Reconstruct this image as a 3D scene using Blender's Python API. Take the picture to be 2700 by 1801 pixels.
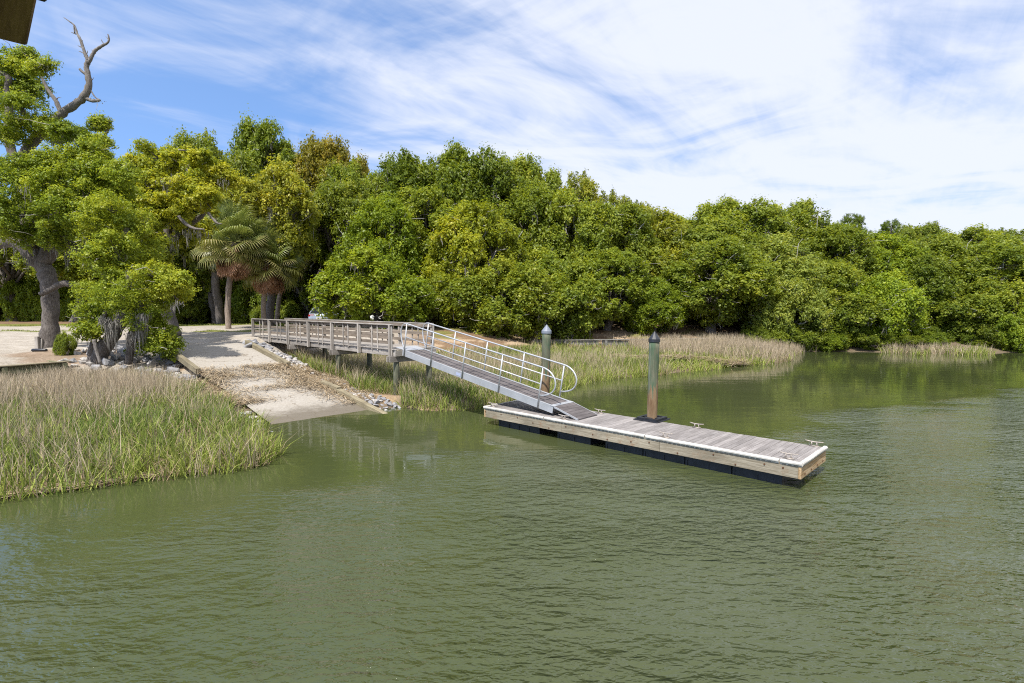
import bpy, bmesh, math, random
import numpy as np
from mathutils import Vector, Matrix, noise as mnoise

random.seed(7); rng = np.random.default_rng(11)
sc = bpy.context.scene
for o in list(bpy.data.objects): bpy.data.objects.remove(o)
C = sc.collection
R = math.radians

# ------------------------------------------------------------------ camera
CAMZ = 3.8; F = 1450.0; PITCH = R(3.63)
cam = bpy.data.cameras.new('camera'); cam.sensor_width = 36.0; cam.lens = 36.0*F/2700.0
cam.clip_start = 0.05; cam.clip_end = 3000
camo = bpy.data.objects.new('camera', cam); C.objects.link(camo)
camo.location = (0, 0, CAMZ); camo.rotation_euler = (R(90)-PITCH, 0, 0)
sc.camera = camo

# ------------------------------------------------------------------ world
SUN_EL, SUN_AZ = R(57), R(204)      # azimuth of the sun clockwise from +Y (camera looks to +Y)
sun_dir = Vector((math.sin(SUN_AZ)*math.cos(SUN_EL), math.cos(SUN_AZ)*math.cos(SUN_EL), math.sin(SUN_EL)))
w = bpy.data.worlds.new('World'); sc.world = w; w.use_nodes = True
nt = w.node_tree; nt.nodes.clear()
def N(tree, t, **kw):
    n = tree.nodes.new(t)
    for k, v in kw.items(): setattr(n, k, v)
    return n
def math_(tree, op, a, b=None, c=None, clamp=False):
    n = N(tree, 'ShaderNodeMath', operation=op); n.use_clamp = clamp
    for i, v in enumerate((a, b, c)):
        if v is None: continue
        if isinstance(v, (int, float)): n.inputs[i].default_value = v
        else: tree.links.new(v, n.inputs[i])
    return n.outputs[0]
def ramp(tree, fac, p0, p1, smooth=True):
    n = N(tree, 'ShaderNodeMapRange', interpolation_type='SMOOTHSTEP' if smooth else 'LINEAR')
    n.inputs['From Min'].default_value = p0; n.inputs['From Max'].default_value = p1
    tree.links.new(fac, n.inputs['Value']); return n.outputs[0]
out = N(nt, 'ShaderNodeOutputWorld'); bg = N(nt, 'ShaderNodeBackground')
sky = N(nt, 'ShaderNodeTexSky', sky_type='NISHITA', sun_disc=False)
sky.sun_elevation = SUN_EL; sky.sun_rotation = SUN_AZ; sky.altitude = 0
sky.air_density = 1.0; sky.dust_density = 0.6; sky.ozone_density = 1.6
tc = N(nt, 'ShaderNodeTexCoord'); lift = N(nt, 'ShaderNodeVectorMath', operation='ADD'); lift.inputs[1].default_value = (0, 0, .22)
nt.links.new(tc.outputs['Generated'], lift.inputs[0]); nt.links.new(lift.outputs[0], sky.inputs['Vector'])
sx = N(nt, 'ShaderNodeSeparateXYZ')
nt.links.new(tc.outputs['Generated'], sx.inputs[0])
zz = math_(nt, 'ADD', math_(nt, 'MAXIMUM', sx.outputs[2], 0.0), 0.07)
ux = math_(nt, 'DIVIDE', sx.outputs[0], zz); uy = math_(nt, 'DIVIDE', sx.outputs[1], zz)
cb = N(nt, 'ShaderNodeCombineXYZ'); nt.links.new(ux, cb.inputs[0]); nt.links.new(uy, cb.inputs[1])
def cloudnoise(rot, scale, loc, sc_, det, rough, dist=0.0):
    mp = N(nt, 'ShaderNodeMapping', vector_type='POINT')
    r0 = N(nt, 'ShaderNodeMapping'); r0.inputs['Rotation'].default_value = (0, 0, rot)
    nt.links.new(cb.outputs[0], r0.inputs[0]); nt.links.new(r0.outputs[0], mp.inputs[0])
    mp.inputs['Scale'].default_value = scale; mp.inputs['Location'].default_value = loc
    nz = N(nt, 'ShaderNodeTexNoise'); nz.inputs['Scale'].default_value = sc_
    nz.inputs['Detail'].default_value = det; nz.inputs['Roughness'].default_value = rough
    nz.inputs['Distortion'].default_value = dist
    nt.links.new(mp.outputs[0], nz.inputs['Vector']); return nz.outputs[0]
STREAK = -R(38)
c_big = cloudnoise(STREAK, (0.5, 1.0, 1), (2.1, 5.2, 0), 0.62, 3, 0.5, 0.4)
c_str = cloudnoise(STREAK, (0.35, 1.25, 1), (1.3, 0.4, 0), 1.5, 7, 0.56, 0.8)
c_mid = cloudnoise(STREAK+R(62), (0.85, 1.05, 1), (8.3, 4.4, 0), 1.6, 7, 0.55, 1.0)
c_fine = cloudnoise(STREAK-R(20), (0.35, 2.6, 1), (5.3, 2.4, 0), 4.2, 7, 0.62, 0.6)
# a sheet of cirrus that thickens towards the right (east) side of the sky
lat = math_(nt, 'ADD', math_(nt, 'MULTIPLY', ux, 0.80), math_(nt, 'MULTIPLY', uy, -0.10))
bias = math_(nt, 'MULTIPLY', ramp(nt, lat, -2.1, 1.15, False), 1.08)
def ctr(x, k): return math_(nt, 'MULTIPLY', math_(nt, 'SUBTRACT', x, 0.5), k)
s_ = math_(nt, 'ADD', ctr(c_big, 1.3), ctr(c_str, 1.15))
s_ = math_(nt, 'ADD', s_, ctr(c_mid, 1.25))
s_ = math_(nt, 'ADD', s_, ctr(c_fine, 0.3))
s_ = math_(nt, 'ADD', s_, bias)
cm = ramp(nt, s_, 0.10, 0.98)
cm = math_(nt, 'MULTIPLY', cm, 0.92)
mixc = N(nt, 'ShaderNodeMix', data_type='RGBA')
nt.links.new(cm, mixc.inputs['Factor']); 
hs = N(nt, 'ShaderNodeHueSaturation'); hs.inputs['Hue'].default_value = .502; hs.inputs['Saturation'].default_value = 1.1; hs.inputs['Value'].default_value = 1.4
nt.links.new(sky.outputs[0], hs.inputs['Color']); nt.links.new(hs.outputs[0], mixc.inputs['A'])
mixc.inputs['B'].default_value = (4.35, 4.55, 5.15, 1)
nt.links.new(mixc.outputs['Result'], bg.inputs[0]); bg.inputs[1].default_value = 0.135
nt.links.new(bg.outputs[0], out.inputs[0])

sl = bpy.data.lights.new('sun', 'SUN'); sl.energy = 4.6; sl.angle = R(0.6); sl.color = (1.0, 0.95, 0.87)
slo = bpy.data.objects.new('sun', sl); C.objects.link(slo)
slo.rotation_euler = sun_dir.to_track_quat('Z', 'Y').to_euler(); slo.location = (0, -20, 40)
sc.view_settings.view_transform = 'Standard'; sc.view_settings.look = 'None'
sc.view_settings.exposure = 0.66; sc.view_settings.gamma = 1.0; sc.view_settings.use_curve_mapping = False
cy = sc.cycles
sc.render.engine = 'CYCLES'
cy.max_bounces = 6; cy.diffuse_bounces = 3; cy.glossy_bounces = 3; cy.transmission_bounces = 3; cy.transparent_max_bounces = 4
cy.use_denoising = False; cy.filter_width = 1.1; cy.caustics_reflective = False; cy.caustics_refractive = False
cy.sample_clamp_indirect = 6.0; cy.sample_clamp_direct = 5.0

# ------------------------------------------------------------------ pixel -> place
cp, sp = math.cos(PITCH), math.sin(PITCH)
def ray(px, py):
    a = (px-1350.0)/F; b = -(py-900.5)/F
    return Vector((a, cp + b*sp, -sp + b*cp))
def W(px, py, z):                    # where the pixel's ray meets the level z
    d = ray(px, py); t = (z-CAMZ)/d.z
    return Vector((d.x*t, d.y*t, z))
def WD(px, py, Y):                   # point on the pixel's ray at depth Y
    d = ray(px, py); t = Y/d.y
    return Vector((d.x*t, Y, CAMZ + d.z*t))

# ------------------------------------------------------------------ object helpers
def link(o, parent=None):
    C.objects.link(o)
    if parent is not None: o.parent = parent
    return o
def tag(o, label=None, cat=None, group=None, kind=None):
    if label: o['label'] = label
    if cat: o['category'] = cat
    if group: o['group'] = group
    if kind: o['kind'] = kind
    return o
def thing(name, label, cat, loc=(0,0,0), rot=(0,0,0), group=None):
    o = bpy.data.objects.new(name, None); o.location = loc; o.rotation_euler = rot
    o.empty_display_size = 0.2
    return tag(link(o), label, cat, group)
class MB:
    def __init__(s): s.v = []; s.f = []; s.m = []
    def add(s, vs, fs, mi=0):
        b = len(s.v); s.v += [tuple(v) for v in vs]; s.f += [tuple(b+i for i in f) for f in fs]; s.m += [mi]*len(fs)
        return s
    def box(s, c, size, rot=None, mi=0):
        x, y, z = size[0]/2, size[1]/2, size[2]/2
        vs = [Vector(p) for p in ((-x,-y,-z),(x,-y,-z),(x,y,-z),(-x,y,-z),(-x,-y,z),(x,-y,z),(x,y,z),(-x,y,z))]
        if rot is not None: vs = [rot @ v for v in vs]
        c = Vector(c)
        return s.add([v+c for v in vs], [(0,3,2,1),(4,5,6,7),(0,1,5,4),(1,2,6,5),(2,3,7,6),(3,0,4,7)], mi)
    def bar(s, p, q, wd, ht, up=(0,0,1), mi=0):
        p, q = Vector(p), Vector(q); d = (q-p); L = d.length; d.normalize(); up = Vector(up)
        sd = d.cross(up)
        if sd.length < 1e-4: sd = d.cross(Vector((1,0,0)))
        sd.normalize(); up = sd.cross(d).normalized()
        m = Matrix((d, sd, up)).transposed()
        return s.box((p+q)/2, (L, wd, ht), m, mi)
    def tube(s, pts, rad, n=8, cap=True, mi=0):
        pts = [Vector(p) for p in pts]; k = len(pts)
        if not hasattr(rad, '__len__'): rad = [rad]*k
        b = len(s.v); prev = None
        for i, p in enumerate(pts):
            t = (pts[min(i+1,k-1)]-pts[max(i-1,0)])
            if t.length < 1e-9: t = Vector((0,0,1))
            t.normalize()
            if prev is None:
                a = Vector((0,0,1)) if abs(t.z) < 0.9 else Vector((1,0,0)); u = t.cross(a).normalized()
            else:
                u = prev - t*prev.dot(t)
                if u.length < 1e-6: u = t.cross(Vector((0,0,1)) if abs(t.z) < .9 else Vector((1,0,0)))
                u.normalize()
            prev = u; v = t.cross(u)
            for j in range(n):
                a = 2*math.pi*j/n; s.v.append(tuple(p + (u*math.cos(a)+v*math.sin(a))*rad[i]))
        for i in range(k-1):
            for j in range(n):
                j2 = (j+1) % n
                s.f.append((b+i*n+j, b+i*n+j2, b+(i+1)*n+j2, b+(i+1)*n+j)); s.m.append(mi)
        if cap:
            s.f.append(tuple(b+j for j in range(n))[::-1]); s.m.append(mi)
            s.f.append(tuple(b+(k-1)*n+j for j in range(n))); s.m.append(mi)
        return s
    def mesh(s, name, mats, smooth=False):
        me = bpy.data.meshes.new(name); me.from_pydata(s.v, [], s.f)
        if not isinstance(mats, (list, tuple)): mats = [mats]
        for m in mats: me.materials.append(m)
        if any(s.m): me.polygons.foreach_set('material_index', s.m)
        if smooth: me.polygons.foreach_set('use_smooth', [True]*len(s.f))
        me.update(); return me
    def obj(s, name, mats, parent=None, smooth=False):
        return link(bpy.data.objects.new(name, s.mesh(name, mats, smooth)), parent)
def inst(name, me, parent=None, loc=(0,0,0), rot=None, scale=None):
    o = bpy.data.objects.new(name, me); o.location = loc
    if rot is not None: o.rotation_euler = rot
    if scale is not None: o.scale = scale
    return link(o, parent)
def npmesh(name, V, faces_n, idx, mat, attrs=None):
    """V (n,3); faces_n loops per face (int or array); idx flat loop vertex indices"""
    me = bpy.data.meshes.new(name)
    idx = np.asarray(idx, dtype=np.int32).ravel()
    me.vertices.add(len(V)); me.vertices.foreach_set('co', np.asarray(V, dtype=np.float32).ravel())
    nf = len(idx)//faces_n if isinstance(faces_n, int) else len(faces_n)
    tot = np.full(nf, faces_n, dtype=np.int32) if isinstance(faces_n, int) else np.asarray(faces_n, dtype=np.int32)
    st = np.concatenate(([0], np.cumsum(tot)[:-1])).astype(np.int32)
    me.loops.add(len(idx)); me.loops.foreach_set('vertex_index', idx)
    me.polygons.add(nf); me.polygons.foreach_set('loop_start', st); me.polygons.foreach_set('loop_total', tot)
    if attrs:
        for k, (dom, arr) in attrs.items():
            if arr.ndim == 1:
                a = me.attributes.new(k, 'FLOAT', dom); a.data.foreach_set('value', arr.astype(np.float32))
            else:
                a = me.attributes.new(k, 'FLOAT_COLOR', dom); a.data.foreach_set('color', arr.astype(np.float32).ravel())
    me.materials.append(mat); me.update(calc_edges=True); me.validate(); return me
def copy_tree(o, parent=None):
    c = o.copy(); link(c, parent)
    for ch in o.children: copy_tree(ch, c)
    return c

# ------------------------------------------------------------------ materials
def newmat(name):
    m = bpy.data.materials.new(name); m.use_nodes = True
    t = m.node_tree; b = t.nodes['Principled BSDF']; return m, t, b
def tex(t, kind='ShaderNodeTexNoise', scale=5, detail=4, rough=.55, vec='Object', mscale=None, dist=0.0):
    c = N(t, 'ShaderNodeTexCoord'); src = c.outputs[vec]
    if vec == 'World':
        pass
    if mscale is not None:
        mp = N(t, 'ShaderNodeMapping'); mp.inputs['Scale'].default_value = mscale
        t.links.new(src, mp.inputs[0]); src = mp.outputs[0]
    n = N(t, kind); n.inputs['Scale'].default_value = scale
    if kind == 'ShaderNodeTexNoise':
        n.inputs['Detail'].default_value = detail; n.inputs['Roughness'].default_value = rough; n.inputs['Distortion'].default_value = dist
    t.links.new(src, n.inputs['Vector']); return n.outputs[0]
def wpos(t): return N(t, 'ShaderNodeNewGeometry').outputs['Position']
def ntex(t, src, scale=5, detail=4, rough=.55, mscale=None, rot=None, dist=0.0):
    if mscale is not None or rot is not None:
        mp = N(t, 'ShaderNodeMapping')
        if mscale is not None: mp.inputs['Scale'].default_value = mscale
        if rot is not None: mp.inputs['Rotation'].default_value = rot
        t.links.new(src, mp.inputs[0]); src = mp.outputs[0]
    n = N(t, 'ShaderNodeTexNoise'); n.inputs['Scale'].default_value = scale
    n.inputs['Detail'].default_value = detail; n.inputs['Roughness'].default_value = rough; n.inputs['Distortion'].default_value = dist
    t.links.new(src, n.inputs['Vector']); return n.outputs[0]
def mix(t, fac, a, b, mode='MIX'):
    n = N(t, 'ShaderNodeMix', data_type='RGBA', blend_type=mode)
    if isinstance(fac, (int, float)): n.inputs['Factor'].default_value = fac
    else: t.links.new(fac, n.inputs['Factor'])
    for k, v in (('A', a), ('B', b)):
        if isinstance(v, tuple): n.inputs[k].default_value = v if len(v) == 4 else v+(1,)
        else: t.links.new(v, n.inputs[k])
    return n.outputs['Result']
def bump(t, b, h, strength=.3, dist=.02):
    n = N(t, 'ShaderNodeBump'); n.inputs['Strength'].default_value = strength; n.inputs['Distance'].default_value = dist
    t.links.new(h, n.inputs['Height']); t.links.new(n.outputs[0], b.inputs['Normal'])
def wood(name, c1, c2, axis=0, rough=.85, rand=.35, stain=None):
    """weathered timber, grain along a local axis, varied per board"""
    m, t, b = newmat(name)
    ms = [14, 14, 14]; ms[axis] = 0.7
    oi = N(t, 'ShaderNodeObjectInfo')
    tcn = N(t, 'ShaderNodeTexCoord'); add = N(t, 'ShaderNodeVectorMath', operation='ADD')
    sc3 = N(t, 'ShaderNodeVectorMath', operation='SCALE'); sc3.inputs['Scale'].default_value = 37.0
    cbn = N(t, 'ShaderNodeCombineXYZ')
    for i in range(3): t.links.new(oi.outputs['Random'], cbn.inputs[i])
    t.links.new(cbn.outputs[0], sc3.inputs[0]); t.links.new(wpos(t) if False else tcn.outputs['Object'], add.inputs[0]); t.links.new(sc3.outputs[0], add.inputs[1])
    g = ntex(t, add.outputs[0], 3.0, 6, .65, tuple(ms), dist=.6)
    big = ntex(t, add.outputs[0], 1.3, 3, .5)
    col = mix(t, ramp(t, g, .3, .72), c1, c2)
    col = mix(t, math_(t, 'MULTIPLY', ramp(t, big, .35, .75), .5), col, tuple(x*.55 for x in c1))
    v = math_(t, 'ADD', math_(t, 'MULTIPLY', oi.outputs['Random'], rand), 1-rand/2)
    hsv = N(t, 'ShaderNodeHueSaturation'); t.links.new(v, hsv.inputs['Value']); t.links.new(col, hsv.inputs['Color'])
    col = hsv.outputs[0]
    if stain: col = stain(t, col)
    t.links.new(col, b.inputs['Base Color']); b.inputs['Roughness'].default_value = rough
    b.inputs['Specular IOR Level'].default_value = .25
    bump(t, b, g, .5, .01); return m
M = {}
M['deck'] = wood('weathered_deck', (.175,.158,.15), (.31,.29,.28), 0)
M['gangdeck'] = wood('gangway_deck', (.085,.074,.074), (.165,.15,.148), 0, rand=.25)
M['pier'] = wood('pier_timber_x', (.20,.178,.155), (.39,.365,.335), 0)
M['pierz'] = wood('pier_timber_z', (.26,.232,.205), (.46,.425,.385), 0)
M['pierdark'] = wood('pier_rail_brown', (.13,.105,.08), (.27,.225,.185), 0)
M['curb'] = wood('curb_timber', (.17,.14,.09), (.34,.30,.20), 0)
M['bulk'] = wood('bulkhead_timber', (.10,.11,.055), (.24,.24,.14), 0)
M['greywall'] = wood('seawall_timber', (.14,.14,.13), (.30,.29,.27), 0)
M['eave'] = wood('eave_timber', (.13,.075,.045), (.30,.195,.12), 0, rand=.1)
M['eavedark'] = wood('eave_boards', (.035,.025,.018), (.09,.065,.045), 0, rand=.1)
def rust(t, col):
    p = wpos(t); n1 = ntex(t, p, 1.7, 5, .6); n2 = ntex(t, p, 9, 4, .7)
    f = math_(t, 'MULTIPLY', ramp(t, n1, .50, .70), ramp(t, n2, .40, .70))
    col = mix(t, math_(t, 'MULTIPLY', f, .7), col, (.20,.085,.03))
    return col
M['fascia'] = wood('dock_fascia', (.20,.17,.12), (.38,.34,.265), 0, rand=.2, stain=rust)
M['fasciaend'] = wood('dock_end_fascia', (.30,.18,.075), (.55,.43,.28), 0, rand=.1, stain=rust)
def pilecol(t, col):
    sxyz = N(t, 'ShaderNodeSeparateXYZ'); t.links.new(wpos(t), sxyz.inputs[0])
    p = wpos(t)
    n = ntex(t, p, 6, 5, .6, (1,1,.25)); streak = ntex(t, p, 9, 6, .6, (1,1,.08))
    green = mix(t, ramp(t, n, .4, .66), col, (.06,.10,.06))
    green = mix(t, math_(t,'MULTIPLY',ramp(t, streak, .54, .68),.75), green, (.20,.215,.165))
    hz = math_(t, 'ADD', sxyz.outputs[2], math_(t, 'MULTIPLY', math_(t,'SUBTRACT',streak,.5), 2.6))
    low = ramp(t, hz, 1.42, 1.34)
    return mix(t, low, green, mix(t, ramp(t, n, .3,.7), (.11,.066,.034), (.24,.17,.10)))
M['pile'] = wood('pile_timber', (.09,.09,.06), (.17,.175,.12), 2, rand=.1, stain=pilecol)
M['pierpile'] = wood('pier_pile', (.07,.08,.055), (.20,.20,.14), 2)
def plain(name, col, rough=.5, metal=0.0, nscale=None, var=.25, spec=.5, bmp=0):
    m, t, b = newmat(name)
    b.inputs['Roughness'].default_value = rough; b.inputs['Metallic'].default_value = metal
    b.inputs['Specular IOR Level'].default_value = spec
    if nscale:
        n = tex(t, scale=nscale, detail=5)
        t.links.new(mix(t, ramp(t, n, .3, .7), tuple(c*(1-var) for c in col), tuple(min(1, c*(1+var)) for c in col)), b.inputs['Base Color'])
        if bmp: bump(t, b, n, .6, bmp)
    else: b.inputs['Base Color'].default_value = col+(1,)
    return m
M['alu'] = plain('brushed_aluminium', (.43,.44,.455), .46, .45, 3.0, .08)
M['galv'] = plain('galvanised_steel', (.34,.30,.26), .6, .5, 20, .25)
M['black'] = plain('black_plastic', (.012,.013,.017), .42, 0, 4, .5)
M['bumper'] = plain('white_vinyl', (.49,.47,.43), .55, 0, 3, .25)
M['slot'] = plain('bumper_shadow_gap', (.10,.095,.09), .7)
M['pvcgrey'] = plain('grey_cap', (.16,.18,.22), .5, 0, 8, .15)
M['pvcblack'] = plain('black_cap', (.022,.024,.03), .38, 0, 8, .2)
M['bolt'] = plain('rusty_bolt', (.12,.055,.025), .8, .3, 30, .4)
M['sticker'] = plain('blue_plate', (.33,.37,.50), .4)
M['rock'] = plain('riprap_stone', (.24,.24,.25), .9, 0, 2.2, .3, .2, .04)
M['shellrock'] = plain('pale_riprap_stone', (.36,.34,.32), .9, 0, 2.2, .25, .2, .04)
def bark(name, c1, c2):
    m, t, b = newmat(name); p = wpos(t)
    n = ntex(t, p, 5, 7, .7, (1,1,.4), dist=.8); n2 = ntex(t, p, 22, 5, .7, (1,1,.3)); n3 = ntex(t, p, .9, 3)
    col = mix(t, ramp(t, n2, .3, .7), c1, c2)
    col = mix(t, math_(t, 'MULTIPLY', ramp(t, n, .5, .75), .7), col, tuple(min(1, x*1.5) for x in c2))
    col = mix(t, math_(t, 'MULTIPLY', ramp(t, n3, .45, .7), .5), col, c1)
    t.links.new(col, b.inputs['Base Color']); b.inputs['Roughness'].default_value = .95; b.inputs['Specular IOR Level'].default_value = .1
    bump(t, b, n2, .9, .05); return m
M['bark'] = bark('oak_bark', (.075,.065,.058), (.185,.165,.15))
M['deadbark'] = bark('dead_limb_bark', (.12,.107,.098), (.26,.24,.22))
M['twig'] = bark('pale_twig', (.30,.28,.255), (.46,.44,.41))
M['palmbark'] = bark('palm_bark', (.17,.13,.10), (.32,.26,.21))
M['root'] = bark('root_soil', (.10,.07,.045), (.22,.165,.12))
def leafmat(name, c1, c2, c3, trans=.5, rough=.45, spec=.3):
    m, t, b = newmat(name)
    at = N(t, 'ShaderNodeAttribute', attribute_name='tint'); oi = N(t, 'ShaderNodeObjectInfo')
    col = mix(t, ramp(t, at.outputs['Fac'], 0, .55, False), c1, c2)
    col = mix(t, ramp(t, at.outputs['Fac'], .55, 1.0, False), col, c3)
    col = mix(t, 1.0, col, oi.outputs['Color'], 'MULTIPLY')
    t.links.new(col, b.inputs['Base Color']); b.inputs['Roughness'].default_value = rough; b.inputs['Specular IOR Level'].default_value = spec
    tr = N(t, 'ShaderNodeBsdfTranslucent'); ms = N(t, 'ShaderNodeMixShader'); ms.inputs[0].default_value = trans
    tcol = mix(t, 1.0, col, (1.25,1.15,.6,1), 'MULTIPLY')
    t.links.new(tcol, tr.inputs['Color']); t.links.new(b.outputs[0], ms.inputs[1]); t.links.new(tr.outputs[0], ms.inputs[2])
    t.links.new(ms.outputs[0], t.nodes['Material Output'].inputs['Surface']); return m
M['leaf'] = leafmat('oak_leaf', (.115,.165,.019), (.24,.298,.032), (.385,.405,.048))
M['palmleaf'] = leafmat('palm_leaf', (.13,.16,.04), (.21,.235,.07), (.37,.35,.15), .35, .4, .4)
M['deadpalm'] = leafmat('dead_palm_leaf', (.20,.12,.07), (.33,.20,.12), (.46,.32,.21), .2, .7, .1)
def attrmat(name, trans=.3, rough=.6, spec=.2):
    m, t, b = newmat(name)
    at = N(t, 'ShaderNodeAttribute', attribute_name='col')
    t.links.new(at.outputs['Color'], b.inputs['Base Color']); b.inputs['Roughness'].default_value = rough; b.inputs['Specular IOR Level'].default_value = spec
    if trans:
        tr = N(t, 'ShaderNodeBsdfTranslucent'); ms = N(t, 'ShaderNodeMixShader'); ms.inputs[0].default_value = trans
        t.links.new(at.outputs['Color'], tr.inputs['Color']); t.links.new(b.outputs[0], ms.inputs[1]); t.links.new(tr.outputs[0], ms.inputs[2])
        t.links.new(ms.outputs[0], t.nodes['Material Output'].inputs['Surface'])
    return m
M['grass'] = attrmat('marsh_grass_blade')
M['straw'] = attrmat('wrack_straw', .1, .8, .1)
M['moss'] = attrmat('spanish_moss', .25, .95, .05)

# ------------------------------------------------------------------ key places
U = Vector((.715, -.699, 0)).normalized(); NRM = Vector((-U.y, U.x, 0))       # NRM = right-back of the pier
if NRM.y < 0: NRM = -NRM
PZ = 2.1                                           # pier deck level
PA = W(668, 884, PZ); PB = W(1046, 921.5, PZ)      # near edge of pier deck, shore end and water end
DZ = .57                                           # float top
DA = W(1276.4, 1072.5, DZ); DB = W(2113.5, 1223.3, DZ)

# ramp frame (lane slopes from the parking lot down into the water)
RA = W(967, 1081, 0); RL = W(657, 1097, 0)
RU = (W(640, 910, 1.8) - RA); RU.z = 0; RU.normalize()           # up the ramp
RW = Vector((RU.y, -RU.x, 0))
if RW.dot(RL-RA) < 0: RW = -RW                                   # from right edge towards left edge
RWID = abs((RL-RA).dot(RW))
R0 = RA.copy(); RSL = 1.88/12.0
def rampz(s): return s*RSL
def rp(s, a, dz=0.0):                                            # point on ramp: s up the slope, a across (0 right .. RWID left)
    p = R0 + RU*s + RW*a; p.z = rampz(s)+dz; return p
def rsa(x, y):
    dx, dy = x-R0.x, y-R0.y
    return dx*RU.x+dy*RU.y, dx*RW.x+dy*RW.y

# ------------------------------------------------------------------ terrain
cps = []
def cpx(z, *pts):
    for (a, b) in pts: p = W(a, b, z); cps.append((p.x, p.y, z))
shore_px = [(-200,1350),(0,1310),(200,1280),(400,1254),(600,1236),(668,1222),(702,1205),(690,1172),(676,1138),(668,1104),(800,1089),(960,1080),
            (1060,1080),(1150,1083),(1240,1077),(1300,1066),(1370,1064),(1420,1048),(1451,1034),(1529,1007),(1603,995),(1707,990),(1797,980),(1916,968),
            (2035,958),(2090,950),(2085,938),(2110,927),(2250,927),(2390,931),(2430,938),(2550,937),(2642,932),(2653,929),(2720,932),(3000,945)]
cpx(0, *shore_px)
# water bed
for p in [(-30,2),(-20,4),(-9,8),(-5,10),(-4,14),(-3,17),(-6,17.5),(0,16),(3,20),(6,24),(10,28),(14,31),(20,36),(28,41),(40,40),(55,38),(5,12),(10,18),(15,10),(25,25),(0,5),(20,0),(40,10),(80,20),(80,-10),(-20,-20),(20,-40),(-60,-40)]:
    cps.append((p[0], p[1], -.9))
for p in [(-2.6,14),(-4.2,12.2),(1.5,21),(5,26),(8,28.5),(13,32.2),(20,39),(33,43.5)]: cps.append((p[0], p[1], -.35))
# left marsh shelf
cpx(.30, (0,1180),(150,1160),(300,1150),(450,1145),(560,1130),(640,1140)); cpx(.55, (0,1060),(200,1050),(350,1040),(500,1040),(590,1050))
cpx(.75, (60,1010),(220,1000),(350,1000),(450,1000))
# left bank and lot
cpx(1.45, (0,960),(100,952),(175,946)); cpx(1.5, (60,940),(160,936))
cpx(1.25, (230,960),(310,958),(400,955)); cpx(1.55, (260,935),(400,930))
cpx(1.75, (132,918),(60,910),(250,905),(400,905)); cpx(1.9, (0,895),(200,885),(400,890),(500,890),(560,885))
cpx(2.0, (0,870),(150,868),(300,870),(500,872),(600,872),(668,880))
# right of ramp: bank falls off to marsh under the pier
for s in np.linspace(1, 12, 8):
    p = rp(s, -.9); cps.append((p.x, p.y, max(.15, rampz(s)-.15)))
    p = rp(s, -2.6); cps.append((p.x, p.y, min(1.0, max(.2, rampz(s)*.45))))
cpx(.35, (950,1020),(1080,1040),(1180,1045),(1000,985),(1120,985)); cpx(.28, (1250,1000),(1330,1035),(1400,1010))
cpx(.5, (1000,955),(1150,950),(1300,950),(1400,955)); cpx(.25,(1500,985),(1620,975),(1720,972),(1830,962),(1950,948),(2030,948))
cpx(.6, (1480,930),(1600,932),(1700,932),(1800,930),(1900,928),(2000,930))
# sea wall line and back bank
cpx(.7, (1455,918),(1550,915),(1650,912)); 
for x, y, z in [(3,44.5,1.4),(6,45,1.5),(10,46,1.5),(15,47,1.3),(20,48.5,1.2),(26,50.5,1.2),(33,51,1.0),(42,50,1.0),(52,48,1.0),(4,48,2.0),(9,49.5,2.1),(16,51,2.1),(24,54,2.1),(34,55,2.0),(46,54,2.0),(60,50,2.0),
               (-2,45,2.0),(-6,40,1.9),(-2,40,1.5),(-8,35,1.7),(-4,34,.9),(-11,34,2.0),(1,38,1.0),(-14,32.5,2.02)]: cps.append((x,y,z))
for x in range(-60, 90, 15):
    for y in (62, 80, 110): cps.append((x, y, 2.15))
for x in (-60,-45,-32):
    for y in (28, 38, 50): cps.append((x, y, 2.0))
cps.append((-26,17,1.45)); cps.append((-40,14,1.5)); cps.append((-22.5,19.5,1.45))
CP = np.array(cps)
def rbf_fit():
    d = np.hypot(CP[:,None,0]-CP[None,:,0], CP[:,None,1]-CP[None,:,1])
    n = len(CP); A = np.zeros((n+1, n+1)); A[:n,:n] = -d - np.eye(n)*0.02; A[:n,n] = 1; A[n,:n] = 1
    return np.linalg.solve(A, np.concatenate((CP[:,2], [0])))
WT = rbf_fit()
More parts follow.
